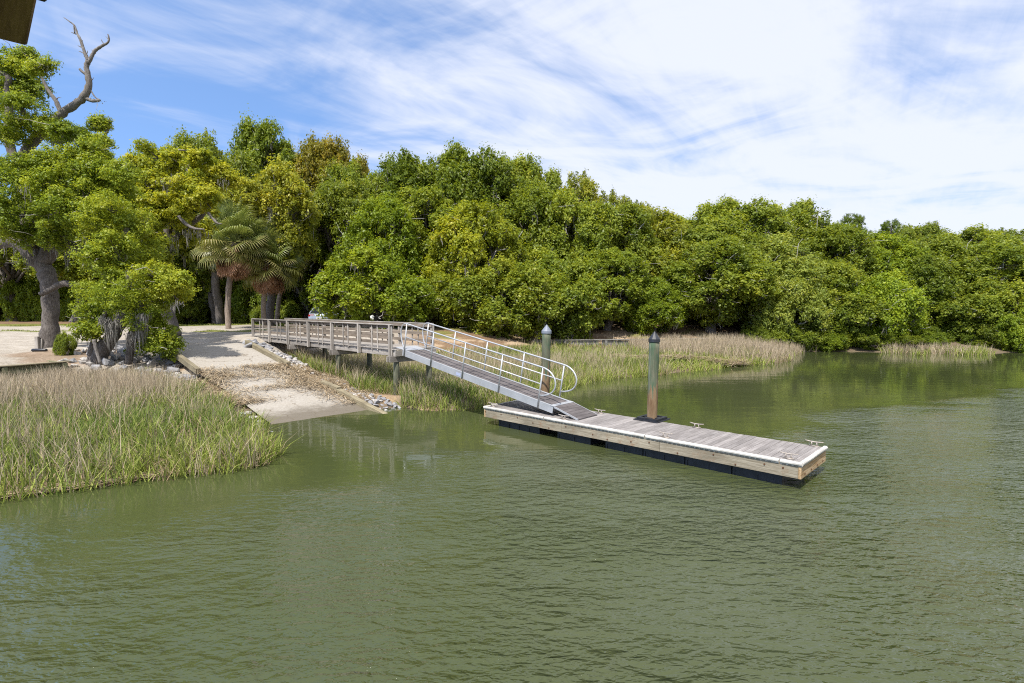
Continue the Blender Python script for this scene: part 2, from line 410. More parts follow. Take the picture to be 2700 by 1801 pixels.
# timber bulkhead holding the lot on the left
BK0, BK1 = W(175, 951, 1.5), W(-30, 966, 1.5)
def hgt(x, y):
    x = np.asarray(x, float); y = np.asarray(y, float); sh = x.shape
    X, Y = x.ravel(), y.ravel(); z = np.empty(len(X))
    for i in range(0, len(X), 4000):
        xs, ys = X[i:i+4000], Y[i:i+4000]
        z[i:i+4000] = -np.hypot(xs[:,None]-CP[None,:,0], ys[:,None]-CP[None,:,1]) @ WT[:-1] + WT[-1]
    far = np.clip((np.hypot(X, Y-40)-75)/30, 0, 1)
    z = np.where((Y > 40), z*(1-far)+2.2*far, np.where(far > 0, z*(1-far)+np.where((X < -40) & (Y > 14), 2.0, -.9)*far, z))
    z = z + .05*np.sin(X*1.7+np.sin(Y*.9)*2)*np.cos(Y*1.3)*np.clip(z+.2,0,1)
    # ramp lane cut
    s = (X-R0.x)*RU.x+(Y-R0.y)*RU.y; a = (X-R0.x)*RW.x+(Y-R0.y)*RW.y
    inr = (a > -.12) & (a < RWID+.12) & (s > -6) & (s < 12.6)
    z = np.where(inr, np.minimum(z, s*RSL-.10), z)
    edge = (a > -1.3) & (a <= -.12) & (s > -3) & (s < 12.6)
    z = np.where(edge, np.minimum(np.maximum(z, s*RSL-.35), s*RSL+.05), z)
    edge = (a < RWID+1.3) & (a >= RWID+.12) & (s > -3) & (s < 12.6)
    z = np.where(edge, np.minimum(z, s*RSL+.1), z)
    # drop in front of the bulkhead
    d = BK1-BK0; L = math.hypot(d.x, d.y); ex, ey = d.x/L, d.y/L
    t = (X-BK0.x)*ex+(Y-BK0.y)*ey; q = (X-BK0.x)*(-ey)+(Y-BK0.y)*ex
    sgn = 1.0 if ((0-BK0.x)*(-ey)+(0-BK0.y)*ex) > 0 else -1.0
    q = q*sgn                                   # positive towards the water
    front = (t > -.1) & (t < L+6) & (q > 0) & (q < 3.0)
    z = np.where(front, np.minimum(z, .8-.1*q), z)
    behind = (t > -.1) & (t < L+6) & (q <= -.05) & (q > -1.2)
    z = np.where(behind, np.maximum(np.minimum(z, 1.47), 1.40), z)
    return z.reshape(sh)
def hz(x, y): return float(hgt(np.array([x]), np.array([y]))[0])

gx = np.unique(np.concatenate((np.linspace(-900,-60,12), np.linspace(-60,-26,40), np.arange(-26,16,.22), np.linspace(16,60,100), np.linspace(60,900,12))))
gy = np.unique(np.concatenate((np.linspace(-700,6,16), np.arange(6,35,.22), np.arange(35,60,.5), np.linspace(60,120,30), np.linspace(120,1200,10))))
GX, GY = np.meshgrid(gx, gy); GZ = hgt(GX, GY)
nx, ny = len(gx), len(gy)
ii = (np.arange(ny-1)[:,None]*nx + np.arange(nx-1)[None,:]).ravel()
quads = np.stack((ii, ii+1, ii+1+nx, ii+nx), 1)
# ground cover zones as colour (what the ground is made of)
def sm(v, a, b): t = np.clip((v-a)/(b-a), 0, 1); return t*t*(3-2*t)
def vnoise(x, y, s, seed=0):
    out_ = np.zeros(x.shape)
    for k, (f, am) in enumerate(((1, .5), (2.1, .28), (4.3, .15), (9.1, .08))):
        th = 1.3*k+seed; a = (x*math.cos(th)+y*math.sin(th))*f/s; b = (-x*math.sin(th)+y*math.cos(th))*f/s
        out_ += am*np.sin(a*2.1+1.7*np.sin(b*1.3+seed))*np.cos(b*1.9+1.1*np.sin(a*.7+k))
    return out_
def cover(X, Y, Z):
    gravel = np.array((.36,.33,.29)); lawn = np.array((.155,.165,.045)); litter = np.array((.20,.135,.085))
    sand = np.array((.36,.275,.19)); mud = np.array((.15,.12,.085)); wrackc = np.array((.34,.25,.165))
    n = vnoise(X, Y, 2.2); n2 = vnoise(X, Y, 6.0, 2.0)
    c = np.broadcast_to(gravel, X.shape+(3,)).copy()
    def lay(col, m): 
        nonlocal c; c = c*(1-m[...,None]) + col*m[...,None]
    # forest floor behind, lawn strip along its edge
    fe = 44.5 + n2*2.0 + np.where(X < -20, 6, 0)*sm(X, -16, -26)
    lay(lawn, sm(Y, fe-1, fe+.5)); lay(litter, sm(Y, fe+3.5, fe+6))
    isl = np.exp(-(((X+21)/4.5)**2+((Y-39.3+ .05*X)/1.1)**2)); lay(lawn, sm(isl+n*.2, .45, .65))
    isl = np.exp(-(((X+36)/6)**2+((Y-40)/1.3)**2)); lay(lawn, sm(isl+n*.2, .45, .65))
    right = sm(X, -9, -5)*sm(Y, 32, 35); lay(litter, right); 
    lay(sand, right*sm(X,22,15)*sm(n+.35*np.exp(-((X-9)/7)**2), .12, .3)); lay(lawn, right*sm(vnoise(X,Y,3.,5), .12,.3)*.8)
    # bank under the left trees
    d1 = np.exp(-(((X+20.5)/3.2)**2+((Y-25.6)/2.4)**2)); lay(np.array((.26,.20,.15)), sm(d1+n*.35, .35, .7))
    marsh = sm(Z, 1.0, .7)*np.where((X > -14) & (Y > 30), 1, 1); s = (X-R0.x)*RU.x+(Y-R0.y)*RU.y; a = (X-R0.x)*RW.x+(Y-R0.y)*RW.y
    lay(mud, marsh)
    near = sm(a, -2.6, -1.2)*sm(a, RWID+2.4, RWID+1.0)*sm(s, 11.5, 9)
    lay(wrackc, near*sm(n, -.3, .2))
    return c
cc = cover(GX, GY, GZ)
mt, t, b = newmat('ground')
at = N(t, 'ShaderNodeAttribute', attribute_name='col'); p = wpos(t)
n1 = ntex(t, p, 9, 8, .7); n2 = ntex(t, p, 1.2, 5, .6); n3 = ntex(t, p, 45, 4, .8)
col = mix(t, 1.0, at.outputs['Color'], mix(t, ramp(t, n1, .3, .7), (.72,.70,.68), (1.18,1.17,1.15)), 'MULTIPLY')
col = mix(t, 1.0, col, mix(t, ramp(t, n2, .3, .7), (.86,.84,.80), (1.1,1.1,1.1)), 'MULTIPLY')
col = mix(t, 1.0, col, mix(t, ramp(t, n3, .3, .7), (.75,.75,.75), (1.2,1.2,1.2)), 'MULTIPLY')
t.links.new(col, b.inputs['Base Color']); b.inputs['Roughness'].default_value = .95; b.inputs['Specular IOR Level'].default_value = .1
bump(t, b, n1, .6, .05)
V = np.stack((GX.ravel(), GY.ravel(), GZ.ravel()), 1)
me = npmesh('ground', V, 4, quads, mt, {'col': ('POINT', np.concatenate((cc.reshape(-1,3), np.ones((len(V),1))), 1))})
me.polygons.foreach_set('use_smooth', [True]*len(me.polygons))
tag(link(bpy.data.objects.new('ground', me)), kind='structure')

# ------------------------------------------------------------------ water
mw, t, b = newmat('creek_water'); p = wpos(t)
sxyz = N(t, 'ShaderNodeSeparateXYZ'); t.links.new(p, sxyz.inputs[0])
patch = ntex(t, p, .16, 3, .5, (1,1.6,1), (0,0,R(-20)))
line = math_(t, 'ADD', math_(t, 'MULTIPLY', sxyz.outputs[0], .50), 13.2)
lim = math_(t, 'SUBTRACT', line, sxyz.outputs[1])
rip = ramp(t, math_(t, 'ADD', lim, math_(t, 'MULTIPLY', math_(t, 'SUBTRACT', patch, .5), 7.0)), -1.5, 4.5)
w1 = ntex(t, p, 1.0, 3, .5, (2.9,5.6,1), (0,0,R(-14)), .3)
w2 = ntex(t, p, 1.0, 2, .5, (6.2,11.5,1), (0,0,R(13)), .3)
w3 = ntex(t, p, 1.0, 2, .5, (.45,1.3,1), (0,0,R(-30)), .2)
hh = math_(t, 'ADD', math_(t, 'MULTIPLY', w1, .070), math_(t, 'MULTIPLY', w2, .034))
amp = math_(t, 'ADD', math_(t, 'MULTIPLY', rip, 1.2), .03)
gust = ramp(t, ntex(t, p, .33, 3, .55, (1,1.9,1), (0,0,R(-24))), .34, .66)
amp = math_(t, 'MULTIPLY', amp, math_(t, 'ADD', math_(t, 'MULTIPLY', gust, 1.0), .62))
hh = math_(t, 'MULTIPLY', hh, amp)
hh = math_(t, 'ADD', hh, math_(t, 'MULTIPLY', w3, .009))
bn = N(t, 'ShaderNodeBump'); bn.inputs['Strength'].default_value = 1.0; bn.inputs['Distance'].default_value = 1.0
t.links.new(hh, bn.inputs['Height']); t.links.new(bn.outputs[0], b.inputs['Normal'])
silt = ntex(t, p, .12, 3, .5)
t.links.new(mix(t, ramp(t, silt, .3, .7), (.045,.057,.019), (.057,.066,.028)), b.inputs['Base Color'])
b.inputs['Roughness'].default_value = .012; b.inputs['IOR'].default_value = 1.45; b.inputs['Specular IOR Level'].default_value = .5
mb = MB(); mb.add([(-900,-900,0),(900,-900,0),(900,1200,0),(-900,1200,0)], [(0,1,2,3)])
tag(mb.obj('water', mw), kind='structure')

# ------------------------------------------------------------------ boat ramp (concrete)
mc, t, b = newmat('ramp_concrete'); p = wpos(t)
n1 = ntex(t, p, 14, 8, .75); n2 = ntex(t, p, .8, 4, .6); n3 = ntex(t, p, 3, 6, .6)
col = mix(t, ramp(t, n1, .3, .7), (.26,.235,.20), (.37,.345,.305))
col = mix(t, math_(t, 'MULTIPLY', ramp(t, n2, .4, .7), .3), col, (.27,.235,.19))
vor = N(t, 'ShaderNodeTexVoronoi', feature='DISTANCE_TO_EDGE'); vor.inputs['Scale'].default_value = .42
ds = N(t, 'ShaderNodeVectorMath', operation='ADD'); nc = N(t, 'ShaderNodeTexNoise'); nc.inputs['Scale'].default_value = 1.6; nc.inputs['Detail'].default_value = 5
t.links.new(p, nc.inputs['Vector']); t.links.new(p, ds.inputs[0]); t.links.new(nc.outputs['Color'], ds.inputs[1]); t.links.new(ds.outputs[0], vor.inputs['Vector'])
crack = math_(t, 'MULTIPLY', ramp(t, vor.outputs['Distance'], .012, .004), ramp(t, n2, .42, .55))
col = mix(t, math_(t, 'MULTIPLY', crack, .8), col, (.12,.09,.06))
sxyz = N(t, 'ShaderNodeSeparateXYZ'); t.links.new(p, sxyz.inputs[0])
wet = ramp(t, math_(t, 'ADD', sxyz.outputs[2], math_(t, 'MULTIPLY', math_(t,'SUBTRACT',n3,.5), .22)), .26, .08)
col = mix(t, math_(t, 'MULTIPLY', wet, .85), col, (.12,.10,.072))
t.links.new(col, b.inputs['Base Color'])
t.links.new(math_(t, 'SUBTRACT', .9, math_(t, 'MULTIPLY', wet, .45)), b.inputs['Roughness']); b.inputs['Specular IOR Level'].default_value = .2
bump(t, b, n1, .5, .02)
mb = MB(); ns = 40; na = 8
for i in range(ns+1):
    for j in range(na+1):
        s = -6 + 18.9*i/ns; q = rp(s, RWID*j/na); q.z += .012*mnoise.noise((q.x*.9, q.y*.9, 0)) - (.0 if s < 11.8 else (s-11.8)*.12); mb.v.append(tuple(q))
for i in range(ns):
    for j in range(na):
        a = i*(na+1)+j; mb.f.append((a, a+1, a+na+2, a+na+1)); mb.m.append(0)
tag(mb.obj('boat_ramp', mc, smooth=True), kind='structure')

# ------------------------------------------------------------------ timber pieces
def pobj(mb, name, mat, parent, smooth=False):
    o = mb.obj(name, mat, parent, smooth); o.location = -parent.location; return o
_cache = {}
def boxmesh(L, wd, ht, mat, bev=.006):
    k = (round(L,2), round(wd,3), round(ht,3), mat.name)
    if k not in _cache:
        bm = bmesh.new(); bmesh.ops.create_cube(bm, size=1)
        for v in bm.verts: v.co = Vector((v.co.x*k[0], v.co.y*k[1], v.co.z*k[2]))
        if bev: bmesh.ops.bevel(bm, geom=[e for e in bm.edges], offset=min(bev, min(wd,ht)*.2), segments=1, affect='EDGES')
        me = bpy.data.meshes.new('board'); bm.to_mesh(me); bm.free(); me.materials.append(mat); _cache[k] = me
    return _cache[k]
def board(name, p, q, wd, ht, mat, parent=None, up=(0,0,1), bev=.006):
    """a timber from p to q, wd across, ht along 'up'; grain runs along its length"""
    p, q = Vector(p), Vector(q); d = q-p; L = d.length; d.normalize(); up = Vector(up)
    sd = up.cross(d)
    if sd.length < 1e-4: sd = Vector((0,1,0)).cross(d)
    sd.normalize(); u2 = d.cross(sd).normalized()
    m = Matrix((d, sd, u2)).transposed().to_4x4(); m.translation = (p+q)/2
    o = bpy.data.objects.new(name, boxmesh(L, wd, ht, mat, bev))
    if parent is not None: m = Matrix.Translation(-parent.location) @ m
    o.matrix_basis = m
    return link(o, parent)
def Z(v, z): return Vector((v.x, v.y, z))

# ------------------------------------------------------------------ fixed pier
PD = (PB-PA); PLEN = PD.length; PD.normalize(); PN = Vector((-PD.y, PD.x, 0))
if PN.y < 0: PN = -PN
PWID = 1.9
def pp(s, a, z): v = PA + PD*s + PN*a; v.z = z; return v
pier = thing('fishing_pier', 'weathered timber walkway pier with post railings leading to the aluminium gangway', 'pier', Z(PA+PN*.9, hz(PA.x, PA.y)))
npl = int(PLEN/.146)
for i in range(npl):
    s = .07 + i*.146
    board('deck_plank', pp(s, -.05+random.uniform(-.012,.012), PZ-.019+random.uniform(-.003,.003)), pp(s, PWID+.05+random.uniform(-.012,.012), PZ-.019+random.uniform(-.003,.003)), .138, .038, M['pier'], pier, bev=.004)
NB = 6
inset = .38
post_s = [(.12 + (PLEN-inset-.12)*i/NB) for i in range(NB+1)]
for side, a0 in ((0, .0), (1, PWID)):
    sg = -1 if side == 0 else 1
    # stringers below the deck, in three lengths
    for j in range(3):
        s0, s1 = PLEN*j/3+.01, PLEN*(j+1)/3-.01
        board('stringer', pp(s0, a0-sg*.03, PZ-.165), pp(s1, a0-sg*.03, PZ-.165), .05, .235, M['pier'], pier)
    ps = post_s if side == 0 else [s+.1 for s in post_s]
    for i, s in enumerate(ps):
        board('rail_post', pp(s, a0+sg*.055, PZ-.30), pp(s, a0+sg*.055, PZ+.955), .135, .095, M['pierz'], pier, up=PD)
        board('post_block', pp(s+.105, a0+sg*.045, PZ-.27), pp(s+.105, a0+sg*.045, PZ+.93), .05, .05, M['pier'], pier, up=PD)
        if i < NB:
            for f in (.42, .60):
                q = s + (ps[i+1]-s)*f
                board('baluster', pp(q, a0+sg*.03, PZ-.10), pp(q, a0+sg*.03, PZ+.955), .06, .04, M['pierz'], pier, up=PN)
    for j in range(3):
        s0, s1 = max(0, PLEN*j/3-.0), min(PLEN-.22, PLEN*(j+1)/3-.012)
        board('cap_rail', pp(s0+.01, a0+sg*.03, PZ+.978), pp(s1, a0+sg*.03, PZ+.978), .155, .04, M['pier'], pier)
        board('top_rail', pp(s0+.01, a0-sg*.022, PZ+.885), pp(s1, a0-sg*.022, PZ+.885), .038, .12, M['pierdark'], pier)
        board('mid_rail', pp(s0+.01, a0-sg*.022, PZ+.56), pp(s1, a0-sg*.022, PZ+.56), .038, .125, M['pierdark'], pier)
        board('low_rail', pp(s0+.01, a0-sg*.022, PZ+.25), pp(s1, a0-sg*.022, PZ+.25), .038, .125, M['pierdark'], pier)
board('end_joist', pp(PLEN-.03, -.06, PZ-.17), pp(PLEN-.03, PWID+.06, PZ-.17), .05, .23, M['pier'], pier)
for s in (PLEN*.36, PLEN*.665, PLEN-.28):
    for dx in (-.11, .11):
        board('pile_cap', pp(s+dx, -.22, PZ-.405), pp(s+dx, PWID+.22, PZ-.405), .05, .24, M['pier'], pier)
    for a in (.14, PWID-.14):
        g = hz(pp(s,a,0).x, pp(s,a,0).y)
        mb = MB(); mb.tube([(0,0,g-.6), (0.01,0,(g+PZ)/2), (0,0.01,PZ-.29)], [.125,.122,.118], 14)
        o = mb.obj('pile', M['pierpile'], pier, True); o.location = pp(s,a,0)-pier.location
board('approach_sill', pp(-.12, -.1, PZ-.10), pp(-.12, PWID+.1, PZ-.10), .14, .16, M['pier'], pier)

# ------------------------------------------------------------------ floating dock
DD = (DB-DA); DLEN = DD.length; DD.normalize(); DN = Vector((-DD.y, DD.x, 0))
if DN.y < 0: DN = -DN
DWID = 1.86
def dp(s, a, z): v = DA + DD*s + DN*a; v.z = z; return v
def ds_of(px, py, z):
    v = W(px, py, z)-DA; return v.dot(DD), v.dot(DN)
dock = thing('floating_dock', 'low floating timber dock with white rub strip and black floats beside the gangway', 'dock', dp(DLEN/2, DWID/2, 0))
n = int((DLEN-.1)/.146); stp = (DLEN-.12)/n
for i in range(n):
    s = .06 + (i+.5)*stp
    board('deck_plank', dp(s, .035, DZ-.02+random.uniform(-.003,.002)), dp(s, DWID-.035+random.uniform(-.01,.01), DZ-.02+random.uniform(-.003,.002)), stp-.007, .038, M['deck'], dock, bev=.004)
for j in range(3):
    cut = [0, .335, .66, 1.0]
    for a in (.035, DWID-.035):
        board('fascia_board', dp(DLEN*cut[j]+.002+(.06 if j==0 else 0), a, DZ-.187), dp(DLEN*cut[j+1]-.003-(.06 if j==2 else 0), a, DZ-.187), .06, .29, M['fascia'], dock)
for s in (.03, DLEN-.03):
    board('end_fascia', dp(s, .0, DZ-.187), dp(s, DWID, DZ-.187), .058, .29, M['fasciaend'], dock)
for k in range(1, 7):
    board('joist', dp(DLEN*k/7, .07, DZ-.16), dp(DLEN*k/7, DWID-.07, DZ-.16), .05, .22, M['pier'], dock)
def bumper_seg(p, q, out):
    mb = MB(); p, q = Vector(p), Vector(q); d = (q-p).normalized(); L = (q-p).length
    prof = [(-.055,.012),(-.045,.022),(-.01,.026),(.022,.018),(.036,-.003),(.034,-.03),(.022,-.05),(.010,-.055),(.010,-.07),(-.002,-.07),(-.002,-.012),(-.055,.0)]
    k = len(prof); m = max(2, int(L/.6))
    for i in range(m+1):
        c = p + d*(L*i/m); wob = .004*math.sin(i*2.3+p.x)
        for (o_, h_) in prof: mb.v.append(tuple(c + out*(o_+wob) + Vector((0,0,h_+wob*.5))))
    for i in range(m):
        for j in range(k):
            j2 = (j+1) % k; mb.f.append((i*k+j, i*k+j2, (i+1)*k+j2, (i+1)*k+j)); mb.m.append(0)
    mb.f.append(tuple(range(k))[::-1]); mb.m.append(0); mb.f.append(tuple(m*k+j for j in range(k))); mb.m.append(0)
    x = .08
    while x < L-.08:            # slots in the nailing flange
        c = p + d*x; r = Matrix((d, out, Vector((0,0,1)))).transposed()
        mb.box(c + out*.012 + Vector((0,0,-.061)), (.075,.006,.013), r, 1); x += .115
    return pobj(mb, 'rub_strip', [M['bumper'], M['slot']], dock)
for s0, s1 in ((0,.268),(.27,.618),(.62,.955)): bumper_seg(dp(DLEN*s0+.0, 0, DZ), dp(DLEN*s1-.012, 0, DZ), -DN)
mbp = bumper_seg(dp(DLEN*.956, 0, DZ), dp(DLEN+.01, 0, DZ), -DN)
bumper_seg(dp(DLEN, .0, DZ), dp(DLEN, DWID, DZ), DD)
bumper_seg(dp(0, DWID, DZ), dp(0, 0, DZ), -DD)
# black flotation tubs
for f0, f1 in ((.055,.235),(.31,.43),(.485,.60),(.606,.72),(.726,.84),(.846,.955)):
    s0, s1 = DLEN*f0, DLEN*f1
    mb = MB(); mb.box(dp((s0+s1)/2, DWID/2, .03), (s1-s0, DWID-.34, .36), Matrix((DD, DN, Vector((0,0,1)))).transposed())
    k = max(2, int((s1-s0)/.42))
    for i in range(k+1):
        for a in (.168, DWID-.168):
            mb.box(dp(s0+(s1-s0)*i/k*.98+.01*(s1-s0), a, .03), (.05, .03, .34), Matrix((DD, DN, Vector((0,0,1)))).transposed())
    mb.box(dp((s0+s1)/2, .165, .165), (s1-s0, .03, .06), Matrix((DD, DN, Vector((0,0,1)))).transposed())
    pobj(mb, 'float', M['black'], dock)
# bolts along the near fascia and the end
bm_ = MB(); bm_.tube([(0,0,0),(0,.014,0)], .019, 7)
boltme = bm_.mesh('bolt', M['bolt'])
ang = math.atan2(DN.y, DN.x)-math.pi/2
for i in range(15):
    s = .25 + (DLEN-.4)*i/14 + random.uniform(-.25,.25)
    o = inst('bolt', boltme, dock, dp(s, -.008, DZ-random.choice((.15,.22,.28)))-dock.location, (0,0,ang))
for a in (.25, .7, 1.15, 1.6):
    inst('bolt', boltme, dock, dp(DLEN+.013, a, DZ-random.choice((.18,.26)))-dock.location, (0,0,ang+math.pi/2))
# cleats
cl = MB()
cl.tube([(-.17,0,.105),(-.13,0,.097),(-.06,0,.088),(0,0,.086),(.06,0,.088),(.13,0,.097),(.17,0,.105)], [.008,.012,.014,.015,.014,.012,.008], 8)
for x in (-.045, .045): cl.tube([(x*1.25,0,.0),(x,0,.05),(x,0,.086)], [.02,.013,.013], 8)
cl.box((0,0,.006), (.19,.055,.012))
clme = cl.mesh('cleat', M['galv'], True)
for (px, py) in ((1299,1068),(1486,1101),(1582,1086),(1754,1148),(1840,1122),(2079,1203),(2147,1171)):
    q = W(px, py, DZ+.05); s, a = (q-DA).dot(DD), (q-DA).dot(DN)
    a = min(max(a, .09), DWID-.1); o = inst('cleat', clme, dock, dp(s, a, DZ+.002)-dock.location, (0,0,math.atan2(DD.y, DD.x)), (1.15,1.15,1.15))

# ------------------------------------------------------------------ guide piles
def pile(px, py_base, zb, px_top, py_top, label, capmat, dia):
    b0 = W(px, py_base, zb) if not isinstance(zb, tuple) else WD(px, py_base, zb[0])
    tp = WD(px_top, py_top, b0.y); dirv = (tp-b0).normalized()
    foot = b0 - dirv*((b0.z+1.2)/dirv.z)
    e = thing('guide_pile', label, 'piling', foot, group=None)
    pts = [(foot + (tp-foot)*f) for f in np.linspace(0, 1, 10)]
    mb = MB(); mb.tube([q-dirv*.24 if i == 9 else q for i, q in enumerate(pts)], [dia*.495*(1+.02*math.sin(i*1.7)) for i in range(10)], 20)
    pobj(mb, 'shaft', M['pile'], e, True)
    mb = MB(); r = dia*.545; c = tp - dirv*.30
    prof = [(r*.98,0),(r*1.05,.005),(r*1.05,.085),(r*.98,.10),(.012,.30)]
    mb.tube([c+dirv*h for (_, h) in prof], [q for (q, _) in prof], 20)
    pobj(mb, 'cap', capmat, e)
    return e, b0
_, gp = pile(1719, 1106, DZ, 1726, 874, 'weathered green and brown pile with a black cone cap rising through the dock', M['pvcblack'], .29)
pile(1438, 1012, (18.5,), 1441.5, 856, 'mottled green guide pile with a grey cone cap behind the gangway', M['pvcgrey'], .30)
# black pile guide on the dock
s, a = (gp-DA).dot(DD), (gp-DA).dot(DN)
mb = MB(); rr = Matrix((DD, DN, Vector((0,0,1)))).transposed(); hw = .27
for (ds_, da_, lx, ly) in ((0,-hw,2*hw+.09,.09),(0,hw,2*hw+.09,.09),(-hw,0,.09,2*hw-.09),(hw,0,.09,2*hw-.09)):
    mb.box(dp(s+ds_, a+da_, DZ+.045), (lx, ly, .07), rr)
    mb.box(dp(s+ds_*1.25, a+da_*1.25, DZ+.013), (lx*1.2, ly*1.3, .022), rr)
for (ds_, da_) in ((0,-.18),(0,.18),(-.18,0),(.18,0)):
    p_, q_ = (dp(s+ds_-(.1 if da_ else 0), a+da_-(.1 if ds_ else 0), DZ+.055), dp(s+ds_+(.1 if da_ else 0), a+da_+(.1 if ds_ else 0), DZ+.055))
    mb.tube([p_, q_], .033, 10)
pobj(mb, 'pile_guide', M['black'], dock)

# ------------------------------------------------------------------ aluminium gangway
G0 = W(1062, 923.5, PZ+.03); G1 = WD(1459, 1073, 16.05)
GX_ = (G1-G0); GLEN = GX_.length; GX_.normalize(); GN = Vector((-GX_.y, GX_.x, 0)).normalized()
if GN.y < 0: GN = -GN
GU = GX_.cross(GN); 
if GU.z < 0: GU = -GU
GW = .98
def gp_(s, a, h): return G0 + GX_*s + GN*a + GU*h
gang = thing('gangway', 'aluminium gangway with pipe handrails sloping from the pier down to the dock', 'gangway', Z(G1, DZ))
for a in (0, GW):
    sg = -1 if a == 0 else 1
    mb = MB(); mb.bar(gp_(0,a,-.09), gp_(GLEN,a,-.09), .012, .215, GU)
    mb.bar(gp_(0,a-sg*.03,.016), gp_(GLEN,a-sg*.03,.016), .075, .012, GU); mb.bar(gp_(0,a-sg*.03,-.196), gp_(GLEN,a-sg*.03,-.196), .075, .010, GU)
    pobj(mb, 'girder', M['alu'], gang)
n = int(GLEN/.146)
for i in range(n):
    s = .26 + i*(GLEN-.40)/(n-1)
    board('deck_plank', gp_(s, .072, -.015), gp_(s, GW-.072, -.015), .135, .03, M['gangdeck'], gang, up=GU, bev=.003)
mb = MB(); mb.bar(gp_(-.14,-.0,.018), gp_(-.14,GW,.018), .62, .012, GU); pobj(mb, 'hinge_plate', M['alu'], gang)
mb = MB(); mb.bar(gp_(GLEN-.05,-.02,.022), gp_(GLEN-.05,GW+.02,.022), .14, .012, GU); pobj(mb, 'toe_plate', M['alu'], gang)
E0 = gp_(GLEN+.03, 0, .0); hd = Vector((GX_.x, GX_.y, 0)).normalized()
E1 = Vector((E0.x, E0.y, DZ+.015)) + hd*.86
ed = (E1-E0).normalized(); eu = ed.cross(GN); eu = -eu if eu.z < 0 else eu; el = (E1-E0).length
tr = pobj(MB().bar(E0+GN*.01, E1+GN*.01, .02, .05, eu).bar(E0+GN*(GW-.01), E1+GN*(GW-.01), .02, .05, eu).bar(E1-ed*.02+GN*.0, E1-ed*.02+GN*GW, .04, .02, eu), 'transition_frame', M['alu'], gang)
for i in range(6):
    s = .07 + i*(el-.14)/5
    board('transition_plank', E0+ed*s+GN*.03+eu*.012, E0+ed*s+GN*(GW-.03)+eu*.012, (el-.14)/5-.006, .024, M['gangdeck'], gang, up=eu, bev=.003)
def bez(p0, p1, p2, p3, n=10):
    return [p0*(1-t)**3+p1*3*t*(1-t)**2+p2*3*t*t*(1-t)+p3*t**3 for t in np.linspace(0,1,n)]
RH = 1.06
gpost = [.14, GLEN*.235, GLEN*.465, GLEN*.70, GLEN*.925]
for a in (-.03, GW+.03):
    for s in gpost: 
        mb = MB(); mb.tube([gp_(s,a,-.20), gp_(s,a,RH-.02)], .024, 10)
        o = pobj(mb, 'rail_post', M['alu'], gang, True)
    s0, s1 = gpost[0], gpost[-1]
    top = [gp_(s0+.02,a,RH)]
    up_loop = bez(gp_(s0,a,.06), gp_(s0-.42,a,.55), gp_(s0-.45,a,RH+.06), gp_(s0+.12,a,RH), 14)
    lo_loop = bez(gp_(s1-.05,a,RH), gp_(s1+.62,a,RH+.02), gp_(s1+.85,a,.35), gp_(s1,a,.20), 16)
    mb = MB(); mb.tube(up_loop+[gp_(s0+.3+(s1-s0-.5)*k/4,a,RH) for k in range(5)]+lo_loop, .025, 10)
    pobj(mb, 'handrail', M['alu'], gang, True)
    mb = MB(); mb.tube([gp_(s0,a,RH*.52), gp_(s1,a,RH*.52)], .021, 10); pobj(mb, 'mid_rail', M['alu'], gang, True)
mb = MB(); mb.bar(gp_(GLEN*.42,-.0085,-.10), gp_(GLEN*.452,-.0085,-.10), .004, .10, GU); pobj(mb, 'maker_plate', M['sticker'], gang)

# ------------------------------------------------------------------ trees
def unit(v): return v/np.maximum(np.linalg.norm(v, axis=1, keepdims=True), 1e-9)
def leaf_arrays(clumps, size, upbias=.25, rs=rng, aspect=.55, shell=.5):
    """clumps: (x,y,z,rx,ry,rz,n,tint). Returns quads for small leaf sprays spread through each clump's shell."""
    P, Nm, S, Tn = [], [], [], []
    for (x, y, z, rx, ry, rz, n, tn) in clumps:
        n = int(n); k = max(8, n//16)
        c0 = rs.normal(size=(k,3)); c0[:,2] += upbias; c0 = unit(c0)
        cr = (shell + (1.12-shell)*rs.random((k,1))**.7)*(1+.25*(rs.random((k,1)) > .85))   # spray centres
        i = rs.integers(0, k, n); d0 = c0[i]
        off = rs.normal(size=(n,3))*.20 + d0*rs.normal(size=(n,1))*.16
        q = d0*cr[i] + off
        P.append(np.array((x,y,z)) + q*np.array((rx,ry,rz)))
        nn = unit(unit(off)*.45 + d0*.55 + rs.normal(size=(n,3))*.5 + np.array((0,0,.5))); Nm.append(nn)
        tn = tn + (rs.normal(size=k)*.10)[i]
        S.append(size*(.65+.7*rs.random(n))); Tn.append(np.clip(tn + rs.normal(size=n)*.17 , 0, 1))
    return np.concatenate(P), np.concatenate(Nm), np.concatenate(S), np.concatenate(Tn)
def leaf_mesh(name, arrs, mat, aspect=.55, rs=rng):
    P, Nm, S, Tn = arrs; n = len(P)
    a = rs.normal(size=(n,3)); t1 = unit(np.cross(Nm, a)); t2 = np.cross(Nm, t1)
    L = (S*.5)[:,None]; Wd = (S*.5*aspect)[:,None]; sk = Nm*L*.25
    V = np.empty((n,4,3)); V[:,0] = P-t1*L-sk; V[:,1] = P+t2*Wd+t1*L*.15; V[:,2] = P+t1*L-sk*.6; V[:,3] = P-t2*Wd+t1*L*.1
    return npmesh(name, V.reshape(-1,3), 4, np.arange(4*n), mat, {'tint': ('FACE', Tn)})
